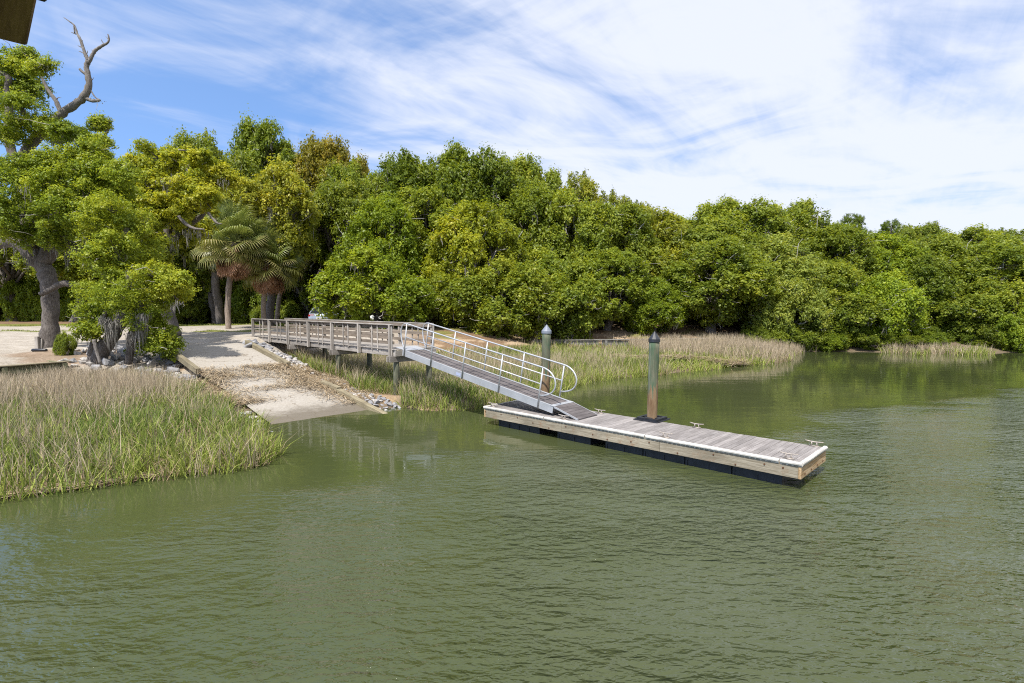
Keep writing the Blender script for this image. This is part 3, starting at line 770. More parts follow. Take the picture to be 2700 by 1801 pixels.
def moss_mesh(name, anchors, rs=rng, wid=.038):
    """anchors: (x,y,z,length,spread,n) curtains of hanging strands"""
    V, idx, cols = [], [], []; b = 0
    for (x,y,z,L,sp,n) in anchors:
        for _ in range(int(n)):
            ox, oy = rs.normal(size=2)*sp*1.3; l = L*(.15+.85*rs.random()**1.8)*math.exp(-(ox*ox+oy*oy)/(5*sp*sp)); th = rs.random()*math.pi; w_ = wid*(.6+.8*rs.random())
            dx, dy = math.cos(th)*w_, math.sin(th)*w_; jx, jy = rs.normal(size=(2,4))*w_*1.6
            zz_ = z + rs.normal()*sp*.6
            pts = [(x+ox, y+oy, zz_), (x+ox+jx[1], y+oy+jy[1], zz_-l*.35), (x+ox+jx[2], y+oy+jy[2], zz_-l*.7), (x+ox+jx[3]*1.5, y+oy+jy[3]*1.5, zz_-l)]
            for i, (q, k) in enumerate(zip(pts, (.6,1.0,.7))): V += [(q[0]-dx*k, q[1]-dy*k, q[2]), (q[0]+dx*k, q[1]+dy*k, q[2])]
            V.append(pts[3]); g = .16+.16*rs.random()
            cols += [(g*1.06, g*1.0, g*.9, 1)]*7
            idx += [(b,b+1,b+3,b+2), (b+2,b+3,b+5,b+4), (b+4,b+5,b+6,b+6)]; b += 7
    fl, fi = [], []
    for f in idx:
        g = list(dict.fromkeys(f)); fl.append(len(g)); fi += g
    return npmesh(name, np.array(V), np.array(fl), np.array(fi), M['moss'], {'col': ('POINT', np.array(cols))})
def wander(p, q, n, amp, rs=random, sag=0.0):
    p, q = Vector(p), Vector(q); L = (q-p).length; out_ = []; off = Vector((0,0,0))
    for i in range(n+1):
        f = i/n
        if 0 < i < n: off = off*.6 + Vector((rs.gauss(0,1), rs.gauss(0,1), rs.gauss(0,.8)))*amp*L/n
        e = math.sin(math.pi*f); out_.append(p.lerp(q, f) + off*e + Vector((0,0,sag*L*e)))
    return out_
def taper(n, r0, r1): return [r0*(r1/r0)**(i/n) for i in range(n+1)]

def oak_variant(seed, kind, H=12.0):
    """parts of a live oak about 12 m tall, crown about 4 m in half-width, base at the origin"""
    rd = random.Random(seed); rs = np.random.default_rng(seed)
    Rr = 4.0
    wood_, twig = MB(), MB(); clumps = []; moss = []
    base_z = {'tall': 4.0, 'mid': 1.6, 'skirt': -.5, 'low': -.3, 'airy': 5.0, 'bush': .0}[kind]
    fork = {'tall': 3.4, 'mid': 2.0, 'skirt': 1.5, 'low': 1.0, 'airy': 4.5, 'bush': .3}[kind]
    lean = Vector((rd.uniform(-.6,.6), rd.uniform(-.6,.6), 0)); fk = lean + Vector((0,0,fork))
    r0 = .42 if kind != 'bush' else .15
    if kind != 'airy' or True:
        tp_ = wander((0,0,-.5), fk, 6, .12, rd); wood_.tube(tp_, [r0*1.5, r0*1.12, r0, r0*.95, r0*.92, r0*.95, r0*1.0], 9)
    nl = {'tall': 11, 'mid': 12, 'skirt': 15, 'low': 12, 'airy': 10, 'bush': 10}[kind]
    lobes = []; tries = 0
    cz, hz_ = (H+base_z)/2, (H-base_z)/2
    while len(lobes) < nl and tries < 900:
        tries += 1
        d = Vector((rd.gauss(0,1), rd.gauss(0,1), rd.gauss(.15,1))).normalized()
        rad = rd.uniform(.62,.80)
        # dome: widest around 45 % of the crown's height
        c = Vector((d.x*Rr*rad, d.y*Rr*rad, cz + d.z*hz_*rad))
        f = (c.z-base_z)/(H-base_z); wmax = Rr*(.98 if kind in ('skirt','bush','low') else .92)*math.sqrt(max(.05, 1-max(0,(f-.42)/.62)**2))*(.72+.28*min(1, f/.3) if kind not in ('skirt','bush','low') else 1)
        rxy = math.hypot(c.x, c.y)
        if rxy > wmax-.75: k = max(.05,(wmax-.75))/rxy; c.x *= k; c.y *= k
        lr = rd.uniform(1.1,1.8); c.z = max(c.z, base_z+1.0) if H > 7 else max(c.z, .7)
        if all((c-l[0]).length > 1.75 for l in lobes): lobes.append((c, lr, rd.uniform(-.15,.2)))
    for (c, lr, lt) in lobes:
        path = wander(fk, c, 6, .28, rd, .06); k = len(path)-1
        wood_.tube(path, taper(k, r0*.55*rd.uniform(.7,1.1), .08), 6)
        nc = int({'airy': 9}.get(kind, 16)*lr/1.4)
        for _ in range(nc):
            d = Vector((rd.gauss(0,1), rd.gauss(0,1), rd.gauss(.35,.85))).normalized()
            outw = Vector((c.x, c.y, (c.z-cz)*.6)).normalized()
            if d.dot(outw) < -.35: d = d - outw*d.dot(outw)*1.6; d.normalize()
            q = c + Vector((d.x*lr, d.y*lr, d.z*lr*1.05)); cr = rd.uniform(.42,.80)*(0.85 if kind == 'airy' else 1)
            clumps.append((q.x, q.y, q.z, cr*1.05, cr*1.05, cr*1.15, (330 if kind != 'airy' else 220)*cr/.6, .40+lt+rd.gauss(0,.10)))
            if rd.random() < .55:
                br = wander(path[rd.randint(3, k)], q, 4, .25, rd); wood_.tube(br, taper(4, .05, .015), 4, False)
            if rd.random() < .30:
                e = q + Vector((d.x, d.y, d.z*.3+rd.uniform(-.2,.5)))*rd.uniform(.7,1.4)
                tw = wander(q-d*.8, e, 5, .45, rd); twig.tube(tw, taper(5, .05, .012), 4, False)
            if rd.random() < .26: moss.append((q.x, q.y, q.z-cr*.45, rd.uniform(.7,1.9), .16, 12))
    if kind not in ('bush',):          # a few bare pale limbs showing outside the leaves
        for (c, lr, lt) in lobes[:6]:
            o_ = Vector((c.x, c.y, (c.z-cz)*.5)).normalized(); e = c + o_*lr*rd.uniform(1.15,1.5) + Vector((0,0,rd.uniform(-.6,.5)))
            tw = wander(fk.lerp(c, .55), e, 8, .42, rd); twig.tube(tw, taper(8, .10, .02), 5, False)
            twig.tube(wander(tw[6], tw[6]+Vector((rd.gauss(0,.7), rd.gauss(0,.7), rd.gauss(.1,.4))), 4, .4, rd), taper(4, .035, .01), 4, False)
    lm = leaf_mesh('leaves_'+kind, leaf_arrays(clumps, .235, rs=rs), M['leaf'], rs=rs)
    return {'wood': wood_.mesh('wood', M['bark'], True), 'twig': twig.mesh('twigs', M['twig']), 'leaf': lm, 'moss': moss_mesh('moss', moss, rs) if moss else None}
def pine_variant(seed):
    rd = random.Random(seed); rs = np.random.default_rng(seed); wood_ = MB(); clumps = []
    wood_.tube(wander((0,0,-.5),(0,0,11.4),8,.08,rd), taper(8,.22,.05), 7)
    for i in range(46):
        a = rd.uniform(0,6.28); f = rd.random()**.7; z = 8.2+3.6*f; r = 3.3*math.sqrt(max(.02,1-((f-.1)/.95)**2))*rd.uniform(.55,1)
        q = Vector((r*math.cos(a), r*math.sin(a), z)); wood_.tube(wander((0,0,z-1.0), q, 4, .2, rd, .05), taper(4,.06,.02), 4, False)
        clumps.append((q.x,q.y,q.z,.6,.6,.36,170,.2+rd.uniform(-.1,.1)))
    return {'wood': wood_.mesh('wood', M['bark'], True), 'twig': None, 'leaf': leaf_mesh('needles', leaf_arrays(clumps,.26,rs=rs), M['leaf'], .3, rs), 'moss': None}
VAR = {'tall': [oak_variant(21,'tall'), oak_variant(22,'tall'), oak_variant(23,'tall')], 'mid': [oak_variant(31,'mid',9.), oak_variant(32,'mid',9.), oak_variant(33,'mid',9.)],
       'skirt': [oak_variant(41,'skirt',9.), oak_variant(42,'skirt',9.)], 'low': [oak_variant(81,'low',5.8), oak_variant(82,'low',5.8)], 'airy': [oak_variant(51,'airy')], 'bush': [oak_variant(61,'bush',4.6)], 'pine': [pine_variant(71)]}
HNOM = {'tall': 12., 'mid': 9., 'skirt': 9., 'low': 5.8, 'airy': 12., 'bush': 4.6, 'pine': 12.}
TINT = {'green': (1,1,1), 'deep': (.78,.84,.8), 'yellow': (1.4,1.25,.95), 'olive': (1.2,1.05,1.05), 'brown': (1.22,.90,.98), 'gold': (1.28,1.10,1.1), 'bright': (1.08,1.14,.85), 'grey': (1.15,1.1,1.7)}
def tree(kind, var, px, ytop, hw, Y, tint, label, cat='tree', group=None, name='live_oak', moss=True, rot=None, zg=None):
    tp_ = WD(px, ytop, Y); g = hz(tp_.x, Y) if zg is None else zg
    hh_ = tp_.z-g; sxy = hw*Y/F/4.15
    if kind == 'skirt' and hh_/sxy < 7.2: kind = 'low'
    if kind == 'mid' and hh_/sxy > 11.5: kind = 'tall'
    v = VAR[kind][var % len(VAR[kind])]; sz = hh_/(HNOM[kind]+.3)
    e = thing(name, label, cat, (tp_.x, Y, g), (0,0,random.uniform(0,6.28) if rot is None else rot), group)
    e.scale = (sxy, sxy, sz)
    inst('trunk', v['wood'], e)
    if v['twig'] and cat != 'bush': tag(inst('dead_twigs', v['twig'], e), kind='stuff')
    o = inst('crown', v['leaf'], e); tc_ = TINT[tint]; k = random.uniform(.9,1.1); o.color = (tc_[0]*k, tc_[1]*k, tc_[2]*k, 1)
    if v['moss'] and moss: tag(inst('spanish_moss', v['moss'], e), kind='stuff')
    return e
BACKG = 'oaks of the wood behind the creek'
def lab(a): return a
# far filler wood, then the rows one can tell apart: (kind, variant, x, y of top, half width, depth, tint, label)
T_LIST = [
 # skyline row
 ('tall',0, 430,392, 95,50,'green','mossy live oak on the skyline behind the yellow-leaved oak at the parking lot'),
 ('tall',1, 565,355,105,54,'green','tall dark green live oak on the skyline above the palms'),
 ('tall',2, 690,352, 95,58,'deep','dark tree with a ragged top on the skyline right of the palms'),
 ('tall',1, 785,395, 90,60,'olive','olive tree on the skyline beside the russet tree'),
 ('tall',0, 858,368, 90,60,'brown','russet-leaved tree on the skyline above the parked car'),
 ('mid',1, 700,440,115,47,'gold','yellow-gold sparse oak hung with moss just right of the palms'),
 ('tall',1, 945,425, 90,58,'green','dark green oak on the skyline right of the russet tree'),
 ('tall',0,1085,412,105,58,'deep','broad deep green oak on the skyline above the end of the pier railing'),
 ('tall',1,1245,402,115,58,'deep','tallest deep green oak with a knobbly top above the gangway'),
 ('tall',0,1365,418, 95,60,'green','dark skyline oak right of the tallest oak'),
 ('airy',0,1500,450, 85,62,'olive','open yellowish oak on the skyline above the grey-capped pile'),
 ('airy',0,1600,505, 70,66,'olive','thin see-through tree on the skyline left of the black-capped pile'),
 ('airy',0,1685,530, 75,68,'olive','low umbrella-shaped airy tree on the skyline above the black-capped pile'),
 ('tall',1,1960,533,110,60,'green','high dark oak on the skyline above the dock end'),
 ('mid',0,1840,568,110,60,'green','rounded oak on the skyline left of the high dark oak'),
 ('mid',2,2110,560,110,62,'green','rounded oak on the skyline between the high dark oak and the pines'),
 ('pine',0,2245,559, 55,72,'deep','domed pine rising above the oaks on the skyline'),
 ('pine',0,2352,575, 45,72,'deep','narrower pine with a tight round crown on the skyline'),
 ('tall',0,2430,592, 70,66,'green','small dark oak on the skyline right of the two pines'),
 ('tall',1,2530,600,120,64,'green','wide oak on the skyline where the far bank turns'),
 ('airy',0,2650,602,100,66,'green','open-topped oak at the far end of the skyline'),
 # middle row
 ('mid',0, 905,480, 95,54,'green','green oak in the middle row behind the car'),
 ('mid',1,1000,553,110,50,'bright','bright green oak above the low leafy oak by the pier'),
 ('mid',2,1120,520,110,54,'green','mid green oak between the bright oak and the yellow-green peak'),
 ('skirt',0,1240,558,125,46.5,'yellow','yellow-green oak rising to a peak behind the gangway top'),
 ('mid',1,1390,528,125,54,'green','broad green oak behind the grey-capped pile'),
 ('mid',0,1510,532,115,53,'green','green oak in the middle row right of the grey-capped pile'),
 ('mid',2,1620,575,115,53,'green','green oak in the middle row left of the black-capped pile'),
 ('mid',1,1730,580,115,54,'olive','olive green oak above the black-capped pile'),
 ('mid',0,1870,600,125,54,'green','wide oak above the split trunk on the bank'),
 ('mid',2,2050,640,120,52,'grey','grey-green rounded oak over the end of the tall marsh grass'),
 ('mid',1,2180,622,115,56,'green','green oak in the middle row below the domed pine'),
 ('mid',0,2310,640,105,56,'bright','bright green oak in the middle row below the narrower pine'),
 ('mid',2,2480,640,115,55,'green','green oak in the middle row above the far strip of marsh grass'),
 ('mid',1,2620,660,120,53,'green','green oak in the middle row at the far end of the bank'),
 # front row, hanging over lot, marsh and water
 ('skirt',1, 985,690,135,43,'bright','low leafy bright green oak beside the pier railing'),
 ('skirt',0,1330,705,135,43.5,'green','low green oak with drooping boughs behind the gangway'),
 ('skirt',1,1130,745, 70,45,'green','small rounded oak under the yellow-green peak'),
 ('skirt',1,1480,690,125,46,'green','drooping oak whose boughs touch the timber seawall'),
 ('mid',1,1600,680,115,47.5,'green','oak leaning over the sandy bank'),
 ('skirt',0,1725,745, 75,47,'bright','bright feathery small tree behind the black-capped pile'),
 ('mid',2,1880,660,135,49,'green','spreading oak with a thick split trunk on the bank'),
 ('skirt',0,2070,735, 95,48.5,'grey','grey-green oak spilling over the end of the tall marsh grass'),
 ('skirt',1,2200,700,110,50,'green','oak with branches spilling down to the water beside the marsh'),
 ('skirt',0,2320,735,105,49.5,'bright','bright oak bough mass hanging low over the water'),
 ('mid',0,2420,690, 90,53,'deep','shaded dark oak behind the far strip of marsh grass'),
 ('skirt',1,2545,740,105,51,'green','oak drooping behind the far strip of marsh grass'),
 ('skirt',0,2680,760,100,48,'green','oak at the water where the far bank leaves the frame'),
]
for i, a in enumerate(T_LIST):
    nm = 'pine_tree' if a[0] == 'pine' else ('live_oak' if a[0] != 'airy' else 'open_oak')
    tree(*a[:8], group=None, name=nm)
# dense second wood further back closes the view between trunks
fill = []
for i in range(24):
    px = 150 + i*112 + random.uniform(-30,30); sky_y = np.interp(px, [0,400,1300,1600,2000,2700],[520,470,500,580,610,650])
    fill.append((px, sky_y+random.uniform(0,40)))
for px, yy in fill:
    tree('mid', random.randint(0,2), px, yy, 150, 74+random.uniform(-3,5), random.choice(('deep','green')), 'oak deep in the wood, mostly hidden by the rows in front of it', group='oaks deep in the wood', moss=False)
for i in range(34):
    px = 330 + i*72 + random.uniform(-20,20)
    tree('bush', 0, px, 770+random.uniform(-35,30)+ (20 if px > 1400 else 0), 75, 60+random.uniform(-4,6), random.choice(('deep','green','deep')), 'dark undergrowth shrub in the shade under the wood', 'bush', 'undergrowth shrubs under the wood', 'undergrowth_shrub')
for (px, yt, hw_, Y, ti) in ((1990,868,40,46.5,'green'),(2110,870,60,47.2,'green'),(2180,880,50,47.2,'bright'),(2290,875,60,47.4,'green'),(2370,880,50,47.5,'green'),(2440,880,45,48.5,'deep'),(2530,880,45,49,'deep'),(2630,885,50,47.5,'green'),(2150,835,70,48.5,'green'),(2250,850,65,48.8,'bright'),(2050,850,55,47.5,'green'),(2330,845,60,49,'green'),(2420,860,50,50,'deep'),(2490,850,60,50.5,'deep'),(2570,845,60,50,'green'),(2660,850,60,47,'green'),(2700,830,60,46,'bright')):
    tree('bush', 0, px, yt, hw_, Y, ti, 'low shrub hanging over the waterline of the far bank', 'bush', 'shrubs along the far waterline', 'waterside_shrub', zg=.2)
for (px, yt, hw_, Y) in ((500,800,40,55),(640,790,45,56),(760,800,40,55),(690,815,30,52),(440,810,40,54),(880,800,50,50)):
    tree('bush', 0, px, yt, hw_, Y, 'green', 'green shrub at the wood edge behind the palms', 'bush', 'shrubs at the wood edge behind the palms', 'edge_shrub')

# ------------------------------------------------------------------ left foreground oaks, built limb by limb
class Oak:
    def __init__(s, name, label, base, seed, leafsize=.105):
        s.e = thing(name, label, 'tree', base); s.rd = random.Random(seed); s.rs = np.random.default_rng(seed)
        s.wood, s.dead, s.twig = MB(), MB(), MB(); s.cl = []; s.moss = []; s.ls = leafsize
    def limb(s, pts, Y, r, dead=False, n=9, sub=4):
        """pts: pixels (x, y[, depth offset]); r: radii in pixels"""
        P3 = [WD(p[0], p[1], Y+(p[2] if len(p) > 2 else 0)) for p in pts]
        k = Y/F; rr = [q*k for q in r]; o, ro = [], []
        for i in range(len(P3)-1):
            a, b, c, d = P3[max(i-1,0)], P3[i], P3[i+1], P3[min(i+2,len(P3)-1)]
            for j in range(sub):
                t = j/sub; t2, t3 = t*t, t*t*t
                jit = Vector((s.rd.gauss(0,1), 0, s.rd.gauss(0,1)))*rr[i]*.08; o.append(jit+.5*((2*b)+(c-a)*t+(2*a-5*b+4*c-d)*t2+(3*b-a-3*c+d)*t3)); ro.append((rr[i]*(1-t)+rr[i+1]*t)*s.rd.uniform(.90,1.10))
        o.append(P3[-1]); ro.append(rr[-1]); (s.dead if dead else s.wood).tube(o, ro, n); return P3
    def lobe(s, px, py, rpx, Y, tint=.5, dens=1.0, moss=.1, anchor=None):
        c = WD(px, py, Y); lr = rpx*Y/F; nc = int(12*dens*max(1, (lr/1.0))**1.2)
        if anchor is not None: s.wood.tube(wander(anchor, c, 6, .3, s.rd), taper(6, .09, .03), 5)
        for _ in range(nc):
            d = Vector((s.rd.gauss(0,1), s.rd.gauss(0,1), s.rd.gauss(.2,.9))).normalized(); rr = s.rd.uniform(.45,.95)
            q = c + Vector((d.x, d.y, d.z*.85))*lr*rr; cr = s.rd.uniform(.26,.46)*(.75+.25*lr)
            s.cl.append((q.x,q.y,q.z,cr*1.1,cr*1.1,cr*.85, 400*(cr/.42)**1.5, tint+s.rd.gauss(0,.13)))
            if s.rd.random() < .5: s.wood.tube(wander(c, q, 4, .3, s.rd), taper(4, .035, .01), 4, False)
            if s.rd.random() < .12: s.twig.tube(wander(q, q+Vector((s.rd.gauss(0,.5), -abs(s.rd.gauss(0,.5))-.2, s.rd.gauss(0,.3))), 5, .5, s.rd), taper(5, .022, .005), 4, False)
            if s.rd.random() < moss: s.moss.append((q.x,q.y,q.z-cr*.4, s.rd.uniform(.5,1.3), .12, 14))
    def hang(s, px, py, Y, L, sp=.15, n=40): p = WD(px, py, Y); s.moss.append((p.x,p.y,p.z,L,sp,n))
    def finish(s, color=(1,1,1)):
        loc = s.e.location
        def rel(me): 
            o = bpy.data.objects.new('x', me); link(o, s.e); o.location = -loc; return o
        o = rel(s.wood.mesh('trunk', M['bark'], True)); o.name = 'trunk'
        if s.dead.v: o = rel(s.dead.mesh('dead_limb', M['deadbark'], True)); o.name = 'dead_limb'; tag(o, 'bare grey dead limbs reaching out of the crown', kind='stuff')
        if s.twig.v: o = rel(s.twig.mesh('dead_twigs', M['twig'])); o.name = 'dead_twigs'; tag(o, kind='stuff')
        o = rel(leaf_mesh('crown', leaf_arrays(s.cl, s.ls, rs=s.rs), M['leaf'], rs=s.rs)); o.name = 'crown'; o.color = color+(1,)
        if s.moss: o = rel(moss_mesh('spanish_moss', s.moss, s.rs, .016)); o.name = 'spanish_moss'; tag(o, kind='stuff')
Y1 = 27.5; b1 = WD(132, 918, Y1)
k1 = Oak('live_oak', 'big live oak with a bare dead limb forked against the sky, by the ramp', Vector((b1.x, Y1, hz(b1.x, Y1))), 5)
k1.limb([(132,945),(132,915),(132,850),(131,790),(128,745),(116,705),(98,670),(80,630),(68,560),(60,480),(57,430)], Y1, [34,24,19.5,18.5,20,20,17,16,15,14.5,14], n=14)
k1.limb([(110,700),(60,650),(20,640),(-40,650)], Y1, [18,15,13,10]); k1.limb([(120,690),(165,640),(215,660),(250,668)], Y1, [16,11,8,5])
k1.limb([(57,430),(78,385),(110,350),(138,322),(165,298),(200,275),(224,252),(234,225),(231,195),(228,175),(232,160)], Y1, [16,14,12.5,11,10,9,8.5,7.5,6.5,6,5.5], True)
k1.limb([(232,160),(224,140),(212,105),(203,88),(197,68),(185,58),(168,46)], Y1, [5,4,3.3,2.6,2,1.4,.7], True, 7)
k1.limb([(197,88),(194,66)], Y1, [1.8,.9], True, 6); k1.limb([(200,90),(188,85)], Y1, [1.6,.7], True, 6)
k1.limb([(232,168),(244,145),(253,132),(272,120),(285,112),(287,98),(284,90)], Y1, [5,4.2,4,3.4,2.6,2,1.2], True, 7)
k1.limb([(224,150),(220,140),(208,135)], Y1, [2,1.5,.8], True, 6); k1.limb([(226,195),(218,190),(210,182)], Y1, [4,3.5,3], True, 7)
for (tx, ty) in ((212,108),(205,92),(216,125),(224,145),(248,140),(262,126),(276,118),(286,108),(231,190),(236,215),(228,248),(205,272),(180,290),(150,262),(130,240),(112,208),(100,192)):
    ex, ey = tx+random.uniform(-14,14), ty-random.uniform(2,16); k1.limb([(tx,ty),((tx+ex)/2+random.uniform(-3,3),(ty+ey)/2+random.uniform(-3,3)),(ex,ey)], Y1, [1.5,1.0,.45], True, 5, 2)
k1.limb([(222,256),(240,265),(258,265),(263,262)], Y1, [5,4.5,4,3], True, 7); k1.limb([(236,232),(250,255),(262,262)], Y1, [1.8,1.6,1.3], True, 6)
k1.limb([(162,302),(152,275),(140,255),(122,230),(108,200),(95,188)], Y1, [6,5.2,4.6,4,3,2], True, 8)
k1.limb([(60,440),(30,400),(22,330),(24,290),(18,240),(22,205),(0,190)], Y1+.4, [11,10,9.5,9,8,7,5])
k1.limb([(147,485),(146,455),(145,425)], Y1-.5, [14,12.5,11.5], True, 10); k1.limb([(252,520),(262,485),(282,462),(305,445),(322,428)], Y1+1, [11,10,8.5,7.5,6.5], True, 9)
k1.limb([(108,776),(135,762),(165,748),(195,752),(225,770),(245,778),(258,778)], Y1-.75, [7,7.5,8,8.5,8,6,3], n=9)
k1.limb([(60,470),(110,460),(170,455),(240,420),(272,385),(280,350),(290,310)], Y1+.3, [11,9,7,5.5,4,3,1.2])
k1.limb([(112,700),(140,600),(150,520),(147,485)], Y1, [17,15,14,14])
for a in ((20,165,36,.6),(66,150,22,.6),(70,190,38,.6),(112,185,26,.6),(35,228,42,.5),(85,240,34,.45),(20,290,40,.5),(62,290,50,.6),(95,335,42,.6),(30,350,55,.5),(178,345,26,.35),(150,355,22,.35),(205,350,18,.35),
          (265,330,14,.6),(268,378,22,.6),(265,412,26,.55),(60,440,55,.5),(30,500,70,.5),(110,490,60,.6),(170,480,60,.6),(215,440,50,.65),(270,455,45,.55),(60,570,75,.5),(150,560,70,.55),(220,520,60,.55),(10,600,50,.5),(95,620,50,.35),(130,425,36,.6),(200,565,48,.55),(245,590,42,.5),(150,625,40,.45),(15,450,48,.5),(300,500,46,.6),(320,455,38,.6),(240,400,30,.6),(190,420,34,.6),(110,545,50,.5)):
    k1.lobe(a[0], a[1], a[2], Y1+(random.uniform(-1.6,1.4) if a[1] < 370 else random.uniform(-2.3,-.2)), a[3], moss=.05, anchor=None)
for (px, py, L, n) in ((260,266,.5,14),(150,372,.9,40),(180,360,.9,40),(262,420,1.3,60),(280,425,1.0,50),(75,665,1.5,40),(62,655,1.1,30),(5,430,1.2,40),(180,660,1.2,40)): k1.hang(px, py, Y1-.4, L, .16, n)
k1.finish((1.0,1.06,.95))

Y2 = 24.6; b2 = WD(290, 955, Y2)
k2 = Oak('leaning_oak', 'low bushy oak rooted on the rocks at the edge of the boat ramp', Vector((b2.x, Y2, hz(b2.x, Y2))), 6, .10)
k2.limb([(262,975),(262,935),(300,880),(330,830),(345,800),(330,740),(320,680),(335,600)], Y2, [26,20,16,13,12,11,10,6], n=12)
k2.limb([(340,960),(345,910),(358,860),(368,820),(372,790)], Y2-.3, [9,11,12,11,9]); k2.limb([(360,850),(400,800),(440,775),(470,790)], Y2-.2, [8,6,4,2])
k2.limb([(235,975),(240,930),(250,890),(280,820)], Y2-.2, [9,8,7,6]); k2.limb([(265,960),(255,925),(248,895)], Y2-.9, [4,4.5,5], True)
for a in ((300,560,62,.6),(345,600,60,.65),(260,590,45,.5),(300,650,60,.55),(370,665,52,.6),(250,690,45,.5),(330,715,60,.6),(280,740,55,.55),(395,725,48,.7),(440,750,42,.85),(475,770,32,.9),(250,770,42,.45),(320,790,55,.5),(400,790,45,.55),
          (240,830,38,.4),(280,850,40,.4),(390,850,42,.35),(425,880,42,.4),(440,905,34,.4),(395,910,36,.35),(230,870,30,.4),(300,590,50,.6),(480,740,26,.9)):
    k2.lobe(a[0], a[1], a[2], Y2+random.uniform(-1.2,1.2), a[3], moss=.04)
for (px, py, L, n) in ((285,842,1.6,90),(300,850,1.9,90),(270,838,1.0,50),(365,850,1.7,80),(378,830,1.9,90),(345,880,1.2,50),(342,715,.9,40),(465,800,.8,25)): k2.hang(px, py, Y2-1.1, L, .11, n)
k2.finish((1.1,1.12,.95))

Y3 = 34.0; b3 = WD(455, 872, Y3)
k3 = Oak('mossy_oak', 'yellow-leaved oak hung with moss between the ramp and the palms', Vector((b3.x, Y3, hz(b3.x, Y3))), 8, .16)
k3.limb([(455,890),(452,860),(440,800),(430,720),(435,650),(450,560),(470,480)], Y3, [24,18,15,14,12,9,6], n=10)
k3.limb([(432,720),(400,650),(380,560),(385,480)], Y3, [11,9,7,4]); k3.limb([(436,660),(490,600),(540,560),(570,500)], Y3, [9,8,6,3])
k3.limb([(470,570),(492,592),(515,603),(540,605)], Y3-2.2, [4,4.5,3.5,1.5], True, 7); k3.limb([(548,560),(562,578),(572,588),(585,590)], Y3-2, [3.5,3.5,2.5,1], True, 7)
k3.limb([(495,460),(498,440),(512,420),(500,400),(470,395)], Y3, [5,4.5,4,3,1.5], True, 7)
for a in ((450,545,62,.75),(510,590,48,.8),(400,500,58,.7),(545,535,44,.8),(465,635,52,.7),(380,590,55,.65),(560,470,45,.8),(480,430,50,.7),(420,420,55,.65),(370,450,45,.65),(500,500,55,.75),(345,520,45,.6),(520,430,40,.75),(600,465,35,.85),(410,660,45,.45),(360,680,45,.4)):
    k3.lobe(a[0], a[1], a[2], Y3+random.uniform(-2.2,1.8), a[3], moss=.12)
for (px, py, L, n) in ((445,620,2.2,50),(440,650,2.4,50),(500,610,1.2,40),(530,612,1.0,40),(470,470,1.6,60),(440,480,1.8,60),(590,480,.9,30)): k3.hang(px, py, Y3-1.5, L, .2, n)
k3.finish((1.18,1.12,.9))
# background to the left of the ramp
for (kd, v, px, yt, hw_, Y, ti, lb) in (('tall',0,20,560,120,62,'green','oak behind the left lawn, seen under the big oak'),('tall',1,180,540,120,60,'green','oak behind the trunk of the big oak by the ramp'),('mid',2,300,470,110,56,'green','oak behind the low bushy oak at the ramp'),
                                ('mid',1,560,560,100,56,'deep','shaded oak with a leaning trunk behind the palms'),('mid',0,410,620,90,55,'deep','shaded dark oak behind the yellow-leaved oak'),('mid',0,640,600,90,58,'deep','shaded oak behind the second palm'),('mid',2,800,600,90,56,'deep','shaded oak behind the parked silver car')):
    tree(kd, v, px, yt, hw_, Y, ti, lb)
for (px, yt) in ((-20,745),(45,740),(110,750),(165,765),(215,770),(290,770),(350,775)):
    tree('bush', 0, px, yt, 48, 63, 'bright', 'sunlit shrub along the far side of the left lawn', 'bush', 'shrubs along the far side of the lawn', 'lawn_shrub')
tree('bush', 0, 172, 885, 24, Y1-1.6, 'green', 'small sprouting shrub at the foot of the big oak', 'bush', None, 'sapling_shrub', zg=None)

# ------------------------------------------------------------------ cabbage palms
def frond_mesh(dead=False, seed=0):
    rd = random.Random(seed); mb = MB(); tn = []
    L0 = 1.25 if not dead else 1.05
    sag = -.18 if not dead else -.5
    stem = [Vector((L0*f, 0, sag*f*f)) for f in (0,.5,1)]
    mb.tube(stem, [.03,.022,.014], 4, False); tn += [.6]*(len(mb.f))
    n = 32
    for i in range(n):
        a = (i/(n-1)-.5)*R(250 if not dead else 130); r = (1.05 if not dead else .95)*(1-.25*abs(i/(n-1)-.5)*2)*rd.uniform(.9,1.08)
        o = stem[-1] - Vector((.25,0,0))*(1-abs(i/(n-1)-.5)*2)*-.5
        d = Vector((math.cos(a), math.sin(a), .12)); sd = Vector((-math.sin(a), math.cos(a), 0))*.030
        p1 = o + d*r*.5 + Vector((0,0,.04)); p2 = o + d*r*.82 + Vector((0,0,-.10-(.2 if dead else 0))); p3 = o + d*r*1.0 + Vector((0,0,-.34-(.3 if dead else 0)*rd.random()-.12*rd.random()))
        mb.add([o, p1-sd, p1+sd, p2-sd*.8, p2+sd*.8, p3], [(0,1,2),(1,3,4,2),(3,5,4)]); v = rd.random(); tn += [min(1,v*.7), min(1,v*.7+.05), min(1,v*.7+.35)]
    me = mb.mesh('frond', M['deadpalm'] if dead else M['palmleaf'])
    at_ = me.attributes.new('tint', 'FLOAT', 'FACE'); at_.data.foreach_set('value', tn); return me
FG = [frond_mesh(False, k) for k in range(3)]; FD = [frond_mesh(True, k+9) for k in range(2)]
